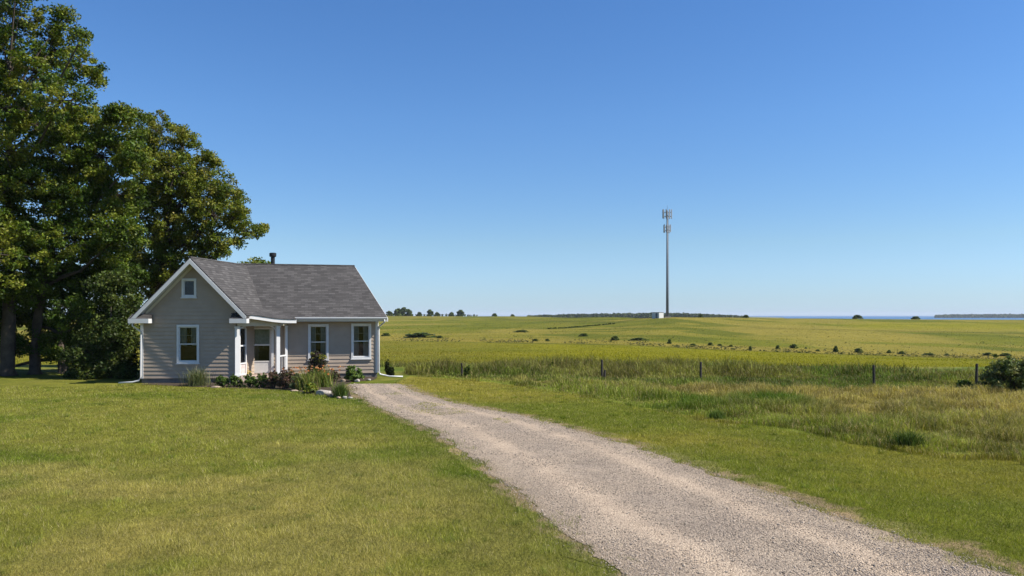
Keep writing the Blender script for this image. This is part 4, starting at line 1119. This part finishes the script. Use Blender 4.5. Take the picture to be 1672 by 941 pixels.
# skyline trees
def far_tree_proto():
    r_ = np.random.default_rng(8); cen = []; rad = []
    for i in range(60):
        v = r_.normal(size=3); v /= np.linalg.norm(v); q = v * (.25 + .75 * r_.random() ** .5)
        cen.append((q[0] * .42 * (1.0 if q[2] > -.3 else .8), q[1] * .42, .46 + q[2] * .46)); rad.append(.10 + .07 * r_.random())
    V, Fq, T = leaf_cloud(np.array(cen), np.array(rad), 30, .13, DARKS * 1.15)
    cm = mesh_only('crown', V, Fq, T, M['leaf'])
    m = MB(); m.tube([(0, 0, -.05), (0, 0, .3), (.03, 0, .7)], [.05, .035, .012], 6)
    o = m.build('trunk', M['bark']); tm = o.data; bpy.data.objects.remove(o)
    return cm, tm
cmesh, tmesh = far_tree_proto()
def far_tree(px, py, wpx, hpx, d, label, group=None):
    x = (px - CX) / F * d; z = tz(x, d)
    s = d / F; need = (EYE + (HY - (py - hpx)) * s) - z          # reach the photographed top
    t = thing('far_tree', (x, d, z), label, 'tree', group)
    t.scale = (wpx * s * 1.1, wpx * s * 1.1, max(need, hpx * s) * 1.08); t.rotation_euler.z = random.uniform(0, 6)
    for nm, me in (('crown', random.choice(protos)), ('trunk', tmesh)):
        o = bpy.data.objects.new(nm, me); COL.objects.link(o); o.parent = t
GS = 'trees on the skyline'
for a in [
 (650, 515, 16, 12, 640, 'left tree of the tallest skyline clump beside the house'),
 (659, 515, 17, 14, 650, 'middle and tallest tree of the skyline clump beside the house'),
 (667, 515, 13, 11, 645, 'right tree of the tallest skyline clump beside the house'),
 (636, 515, 14, 8, 660, 'skyline tree peeping out past the roof corner'),
 (685, 515, 9, 6, 655, 'small skyline tree right of the tallest clump'),
 (702, 515, 12, 10, 640, 'round skyline tree halfway between the clump and the last big one'),
 (714, 515, 10, 6, 650, 'low skyline tree right of the halfway round one'),
 (737, 515, 10, 6, 650, 'low skyline tree touching the last big round one'),
 (752, 515, 14, 9.5, 640, 'last big round tree of the skyline row right of the house'),
 (808, 515.5, 10, 4, 600, 'lone small round tree on the bare skyline left of the mast'),
 (837, 515.5, 7, 2.6, 590, 'tiny tree on the bare skyline between the lone round one and the wood'),
 (1144, 516, 7, 3.5, 330, 'tiny skyline tree just right of the mast'),
 (1218, 517.5, 11, 3.5, 350, 'flat skyline tree where the blue water begins'),
 (1399, 521, 18, 7, 425, 'larger dark round tree standing before the blue water'),
 (1495, 521.5, 13, 5.5, 432, 'smaller dark round tree before the blue water'),
]: far_tree(*a, GS)
# far woods
def wood(px0, px1, d, topfn, n, label, lf):
    cen = []; rad = []
    for i in range(n):
        p = random.uniform(px0, px1); dd = d * random.uniform(1, 1.12); x = (p - CX) / F * dd
        base = max(tz(x, dd), -8.2) if dd < 4000 else -8.2
        tp = EYE + (HY - topfn(p)) * dd / F + random.uniform(-1.2, .8)
        f = random.random() ** .6
        cen.append((x, dd, base + (tp - base) * f)); rad.append(2.4 * d / 1200)
    V, Fq, T = leaf_cloud(cen, rad, 26, lf, DARKS)
    o = np_mesh('wood', V, [Fq], M['leaf'], None, T); tag(o, label, 'wood', kind='stuff')
wood(862, 1216, 1250, lambda p: np.interp(p, [862, 890, 930, 1000, 1070, 1130, 1180, 1215], [517.4, 516, 514.8, 513.6, 512.5, 513.6, 515.6, 517.6]), 2200, 'long dark wood on the skyline behind the mast', 2.6)
wood(1528, 1760, 3200, lambda p: np.interp(p, [1528, 1560, 1672], [516.2, 515, 514.6]), 1500, 'far dark wooded shore right of the blue water', 6.0)

# ------------------------------------------------------------------ mast
md = 300.0; mx = (1089.5 - CX) / F * md; mz = tz(mx, md)
mast = thing('cell_mast', (mx, md, mz), 'tall slim grey mast with two rings of antennas on the hilltop', 'mast')
sM = md / F; ztop = EYE + (HY - 344) * sM
m = MB(); m.tube([(mx, md, mz - .3), (mx, md, mz + 12), (mx, md, ztop)], [.52, .43, .27], 16); m.build('pole', M['steel'], mast, True)
m = MB(); m.tube([(mx, md, ztop), (mx, md, ztop + 1.9)], .05, 6); m.build('lightning_rod', M['steel'], mast)
m = MB(); m.obox((mx, md, mz + .15), (1.1, 0, 0), (0, 1.1, 0), (0, 0, .25)); m.build('base', M['concrete'], mast)
m = MB()
for k in range(40): 
    z = mz + 3 + k * .9; m.obox((mx + .55, md - .1, z), (.12, 0, 0), (0, .03, 0), (0, 0, .025))
m.bar((mx + .60, md - .1, mz + .5), (mx + .42, md - .1, ztop - 1), .09, .09, Vector((0, 1, 0))); m.build('climbing_ladder', M['antenna'], mast)
def ring(zc, rr, L):
    for z in (zc - L * .25, zc + L * .2):
        n = 12; m = MB()
        for i in range(n):
            a0, a1 = 2 * math.pi * i / n, 2 * math.pi * (i + 1) / n
            m.bar((mx + rr * .8 * math.cos(a0), md + rr * .8 * math.sin(a0), z), (mx + rr * .8 * math.cos(a1), md + rr * .8 * math.sin(a1), z), .09, .09)
        for i in range(3):
            a0 = .3 + i * 2.094; m.bar((mx, md, z), (mx + rr * math.cos(a0), md + rr * math.sin(a0), z), .10, .10)
        m.build('antenna_frame', M['steel'], mast)
    for i in range(9):
        a0 = .1 + i * 2 * math.pi / 9; p = Vector((mx + rr * math.cos(a0), md + rr * math.sin(a0), zc + random.uniform(-.15, .15)))
        o_ = Vector((math.cos(a0), math.sin(a0), 0)); t_ = Vector((-o_.y, o_.x, 0)); q = MB()
        q.obox(p, o_ * .08, t_ * .17, up * L / 2); q.obox(p - o_ * .16, o_ * .04, t_ * .04, up * L * .45)
        q.build('antenna', M['antenna'], mast)
ring(EYE + (HY - 350) * sM, 1.75, 3.4); ring(EYE + (HY - 373.5) * sM, 1.35, 2.9)
# equipment shed
sx = (1074 - CX) / F * 297; sz = tz(sx, 297)
shed = thing('equipment_shed', (sx, 297, sz), 'small pale equipment cabin at the foot of the mast', 'shed')
ra = R(-50); ux = Vector((math.cos(ra), math.sin(ra), 0)); uy = Vector((-math.sin(ra), math.cos(ra), 0)); cc = Vector((sx, 297, sz))
m = MB(); m.obox(cc + up * 1.0, ux * 1.7, uy * 1.3, up * 1.15); m.build('wall', M['shedgrey'], shed)
m = MB(); m.obox(cc + up * 2.21, ux * 1.8, uy * 1.4, up * .06); m.build('roof', M['steel'], shed)
m = MB(); m.obox(cc + up * .95 - uy * 1.32 + ux * .5, ux * .45, uy * .02, up * .95); m.build('door', M['steel'], shed)

# ------------------------------------------------------------------ fence posts
GP = 'old fence posts in the tall grass'
for (px, y0, y1, w_, label) in [
 (754.5, 593, 615, .10, 'short dark fence post closest to the house'),
 (983, 587.5, 618, .10, 'taller fence post with a stub of a second one beside it'),
 (987, 604, 619, .10, 'broken stub of a post leaning beside a taller post'),
 (1144, 591, 622.5, .10, 'fence post standing right of the mast'),
 (1427, 596, 629, .10, 'fence post alone in the grass left of the big bush, second from the right'),
 (1594, 594, 629, .10, 'fence post at the edge of the big bush')]:
    g_ = G(px, y1); d = g_.y; top_z = EYE + (HY - y0) / F * d
    m = MB(); ln = random.uniform(-.03, .03)
    m.tube([g_ - up * .2, g_ + up * .3 + Vector((ln * .3, 0, 0)), g_ + up * (top_z - .03) + Vector((ln, 0, 0)), g_ + up * top_z + Vector((ln, 0, 0))], [w_ * .55, w_ * .54, w_ * .5, w_ * .38], 9)
    o = m.build('fence_post', M['post']); tag(o, label, 'post', GP)

# ------------------------------------------------------------------ garden and yard plants
def leafy(name, px, py, wpx, hpx, label, cols, leafs=.06, n=60, cat='plant', flowers=None, nper=46, stems=True, group=None, dz=0, d=None):
    g_ = G(px, py) if d is None else Vector(((px - CX) / F * d, d, tz((px - CX) / F * d, d)))
    s = g_.y / F; W = wpx * s; H = hpx * s; n = int(n * 1.5) if wpx < 60 else n; cols = np.asarray(cols) * 1.3
    t = thing(name, g_, label, cat, group); cen = []; rad = []; st = MB()
    for i in range(n):
        a = random.uniform(0, 6.28); q = math.sqrt(random.random()) * W / 2 * .85; z = random.random() ** .7
        q *= (1 - .5 * z ** 2.5); stray = random.random() < .16
        if stray: q *= 1.2; z *= 1.22
        c = g_ + Vector((q * math.cos(a), q * math.sin(a) * .8, .04 + H * z * (.8 + .25 * random.random()))); cen.append(c); rad.append(max(.05, min(W, H) * .14) * (.7 + .6 * random.random()) * (.5 if stray else 1))
        if i % 3 == 0: st.tube([g_ + Vector((q * .3 * math.cos(a), q * .3 * math.sin(a), -.02)), g_.lerp(c, .6), c], [.012, .009, .004], 4, False)
    V, Fq, T = leaf_cloud(cen, rad, nper, leafs, cols); V[:, 2] = np.maximum(V[:, 2], g_.z + .005)
    np_mesh('foliage', V, [Fq], M['leaf'], t, T); st.build('stem', M['bark'], t)
    if flowers:
        cf, nf, sf, lo = flowers; cen = []
        for i in range(nf):
            a = random.uniform(0, 6.28); q = math.sqrt(random.random()) * W / 2 * .9
            cen.append(g_ + Vector((q * math.cos(a), q * math.sin(a) * .8 - .05, H * random.uniform(lo, 1.08))))
        for c_ in cen:
            V, Fq, T = leaf_cloud([c_], [sf], 9, sf * 1.1, np.array(cf)); np_mesh('flower', V, [Fq], M['leaf'], t, T)
    return t
def spiky(name, px, py, wpx, hpx, label, cols, n=260, cat='plant', flowers=None, wd=.014, plumes=0, lean=.55, d=None):
    g_ = G(px, py) if d is None else Vector(((px - CX) / F * d, d, 0)); s = g_.y / F; W = wpx * s; H = hpx * s
    t = thing(name, g_, label, cat)
    x = g_.x + rng.normal(size=n) * W * .13; y = g_.y + rng.normal(size=n) * W * .12
    h = H * (.55 + .55 * rng.random(n)); ln = np.clip(W / H * .5, .2, .8) * rng.random(n) ** .7
    c = np.asarray(cols)[rng.integers(0, len(cols), n)] * (.6 + .8 * rng.random((n, 1)))
    V, Fc, T = blades(x, y, np.zeros(n), h, wd * (.6 + .8 * rng.random(n)), ln, c, 2)
    np_mesh('blade', V, Fc, M['grass'], t, T)
    if plumes:
        x = g_.x + rng.normal(size=plumes) * W * .2; y = g_.y + rng.normal(size=plumes) * W * .15
        V, Fc, T = blades(x, y, np.zeros(plumes), H * (.9 + .35 * rng.random(plumes)), .02, .15 + .35 * rng.random(plumes), np.array([[.30, .25, .17]]) * (.7 + .5 * rng.random((plumes, 1))), 2)
        np_mesh('seed_plume', V, Fc, M['grass'], t, T)
    if flowers:
        cf, nf, sf, lo = flowers
        cen = [g_ + Vector((random.gauss(0, W * .3), random.gauss(0, W * .15), H * random.uniform(lo, 1.05))) for _ in range(nf)]
        for c_ in cen:
            V, Fq, T = leaf_cloud([c_], [sf], 9, sf * 1.1, np.array(cf)); np_mesh('flower', V, [Fq], M['leaf'], t, T)
    return t
# soil of the bed
bed = gl([(228, 628), (285, 631), (360, 633.5), (470, 637.5), (520, 645), (560, 650.5), (574, 649), (570, 640), (558, 631), (575, 624), (610, 621), (616, 617)])
pts = [Vector((p[0], p[1], .010)) for p in bed] + [A + Vector((.3, .3, .010)), PL + Vector((2, .5, .010)), WL + Vector((.2, .3, .010))]
pts = pts[:-3] + [A + Vector((-.3, .2, .010)), PL + Vector((2, .5, .010)), WL + Vector((.2, .3, .010))]
m = MB(); m.poly(pts); tag(m.build('soil', M['soil']), kind='structure')
GRN = np.array([[.075, .115, .025], [.10, .14, .03], [.06, .095, .02]]); SAGE = np.array([[.14, .155, .07], [.17, .175, .085], [.09, .115, .035]])
RED = np.array([[.10, .06, .045], [.13, .085, .055], [.07, .075, .03], [.085, .05, .04]]); LIL = np.array([[.14, .19, .03], [.19, .21, .045], [.11, .16, .03], [.26, .23, .08]])
spiky('ornamental_grass', 324, 630, 73, 34, 'spiky sage grass clump with pale plumes under the gable window', SAGE, 420, plumes=26)
leafy('shrub', 362, 632, 29, 15, 'low dark green plant between the sage clump and the left porch post', GRN, .05, 45, 'plant')
leafy('shrub', 384, 632, 29, 16, 'low green plant at the foot of the left porch post', GRN, .05, 45, 'plant')
leafy('shrub', 408, 632.5, 31, 17, 'mid green low plant in front of the porch step', GRN, .05, 45, 'plant')
spiky('flower', 404, 622, 13, 17, 'single yellow flower beside the door step', GRN, 40, 'flower', ([(.75, .55, .03)], 5, .05, .75), .018)
leafy('shrub', 428, 633, 31, 18, 'bushy green plant before the right half of the porch', GRN * .9, .05, 45, 'plant')
leafy('shrub', 446, 634, 29, 23, 'reddish brown bush left of the right porch post', RED, .05, 50, 'shrub')
leafy('shrub', 468, 635, 36, 30, 'largest dark maroon bush right of the porch post', RED, .05, 65, 'shrub')
spiky('daylily', 500, 637, 52, 37, 'left yellow green daylily clump with orange blooms', LIL, 300, 'flower', ([(.55, .20, .06), (.50, .28, .14)], 22, .045, .7), .018)
spiky('daylily', 527, 632, 52, 34, 'right daylily clump with orange blooms below the maroon shrub', LIL, 300, 'flower', ([(.55, .20, .06), (.60, .30, .12)], 20, .045, .75), .018)
leafy('shrub', 484, 637, 26, 21, 'grey green bush between the maroon bush and the daylilies', SAGE, .05, 40, 'shrub')
leafy('shrub', 507, 643, 29, 15, 'yellow green low plant in front of the daylilies', np.array([[.24, .24, .03], [.15, .19, .03], [.10, .14, .03]]), .05, 40, 'plant')
leafy('shrub', 519, 618.5, 39, 41, 'tall purple leaved shrub with yellow tips under the left front window', np.array([[.045, .032, .03], [.06, .045, .035], [.03, .035, .02], [.12, .12, .03]]), .06, 95, 'shrub', ([(.30, .28, .04)], 10, .06, .85), d=34.9)
leafy('shrub', 578, 622.5, 36, 22, 'bright green leafy plant against the wall between the two front windows', GRN * 1.25, .07, 60, 'plant', d=34.3)
leafy('shrub', 545, 624, 26, 16, 'small brownish plant under the wall right of the purple shrub', RED * 1.3, .05, 30, 'plant', d=34.2)
spiky('grass_clump', 556, 649, 44, 28, 'green grass clump on the corner of the bed by the drive', GRN * 1.1, 420, wd=.012)
leafy('shrub', 638, 616, 12, 13, 'dark little shrub past the right corner of the house', DARKS * .5, .06, 60, 'shrub', d=37.2)
leafy('shrub', 632, 612, 8, 18, 'blackish shrub standing right behind the downspout', DARKS * .4, .06, 50, 'shrub', d=38.5)
def rock(px, py, wpx, hpx, label, mat, seed, d=None):
    g_ = G(px, py) if d is None else Vector(((px - CX) / F * d, d, 0)); s = g_.y / F
    import bmesh
    bm = bmesh.new(); bmesh.ops.create_icosphere(bm, subdivisions=3, radius=1)
    r_ = random.Random(seed); dirs = [Vector((r_.gauss(0, 1), r_.gauss(0, 1), r_.gauss(0, 1))).normalized() for _ in range(9)]
    for v in bm.verts:
        c = v.co.copy()
        for dv in dirs:
            k = c.dot(dv) - .72
            if k > 0: c -= dv * k * .9
        v.co = Vector((c.x * wpx * s / 2, c.y * wpx * s * .38, (c.z * .55 + .30) * hpx * s))
    me = bpy.data.meshes.new('rock'); bm.to_mesh(me); bm.free()
    o = link('rock', me, mat); o.location = g_; tag(o, label, 'rock', 'rocks edging the flower bed')
rock(529, 645, 26, 11, 'largest pale rock at the front of the flower bed', M['rock_pale'], 1)
rock(540, 648, 14, 6, 'pinkish flat rock touching the largest pale rock', M['rock_tan'], 2)
rock(563, 651.5, 9, 6, 'bright rock in front of the corner grass clump', M['rock_pale'], 3)
rock(553, 651, 8, 4, 'little rock left of the bright one at the bed corner', M['rock_tan'], 4)
rock(572, 651, 9, 4, 'last low rock at the drive end of the bed', M['rock_pale'], 5)
rock(481, 639.5, 14, 4, 'flat edging stone below the maroon bush', M['rock_tan'], 6)
rock(499, 641.5, 12, 5, 'flat edging stone below the left daylily', M['rock_tan'], 7)
rock(353, 633.5, 18, 4, 'flat edging stone right of the sage clump', M['rock_tan'], 8)
rock(583, 622, 10, 6, 'pale stone at the foot of the bright green plant', M['rock_pale'], 9, 34.0)
rock(602, 620.5, 9, 4, 'pale stone by the wall below the right front window', M['rock_pale'], 10, 34.8)
rock(560, 624, 9, 6, 'reddish stone by the wall left of the bright green plant', M['rock_tan'], 11, 34.0)
# big bush and weeds at the right
leafy('bush', 1652, 641, 112, 50, 'big dark bramble bush at the right edge behind the meadow', np.array([[.065, .09, .022], [.10, .12, .035], [.15, .155, .06]]), .075, 270, 'bush', nper=55)
leafy('bush', 1574, 639, 34, 15, 'low green weeds beside the big bramble bush', GRN, .07, 60, 'bush')
spiky('weed_clump', 1483, 733, 74, 34, 'dark green weed clump on the edge of the mown strip', GRN * .9, 700, 'weed', wd=.012, lean=.5)
spiky('weed_clump', 1170, 684, 44, 17, 'smaller weed clump at the meadow edge left of the dark one', GRN * 1.2, 350, 'weed', wd=.012)
leafy('shrub', 900, 612, 14, 13, 'dark weed patch in the tall grass between the first two posts', DARKS * .8, .07, 30, 'weed', d=39)
leafy('shrub', 763, 616, 12, 14, 'dark leafy weed beside the shortest post', DARKS, .07, 25, 'weed')

# ------------------------------------------------------------------ air
HAZE = 0.00007
if HAZE:
    m, nt_, b_ = new_mat('haze'); nt_.nodes.remove(b_)
    pv = N(nt_, 'ShaderNodeVolumePrincipled'); pv.inputs['Color'].default_value = (.80, .88, 1, 1); pv.inputs['Density'].default_value = HAZE
    nt_.links.new(pv.outputs[0], nt_.nodes['Material Output'].inputs['Volume'])
    mb = MB(); mb.obox((1000, 7500, 17), (24000, 0, 0), (0, 9000, 0), (0, 0, 30)); o = mb.build('haze', m); tag(o, kind='stuff')
    o['label'] = 'thin blue air over the whole landscape'; o['category'] = 'haze'
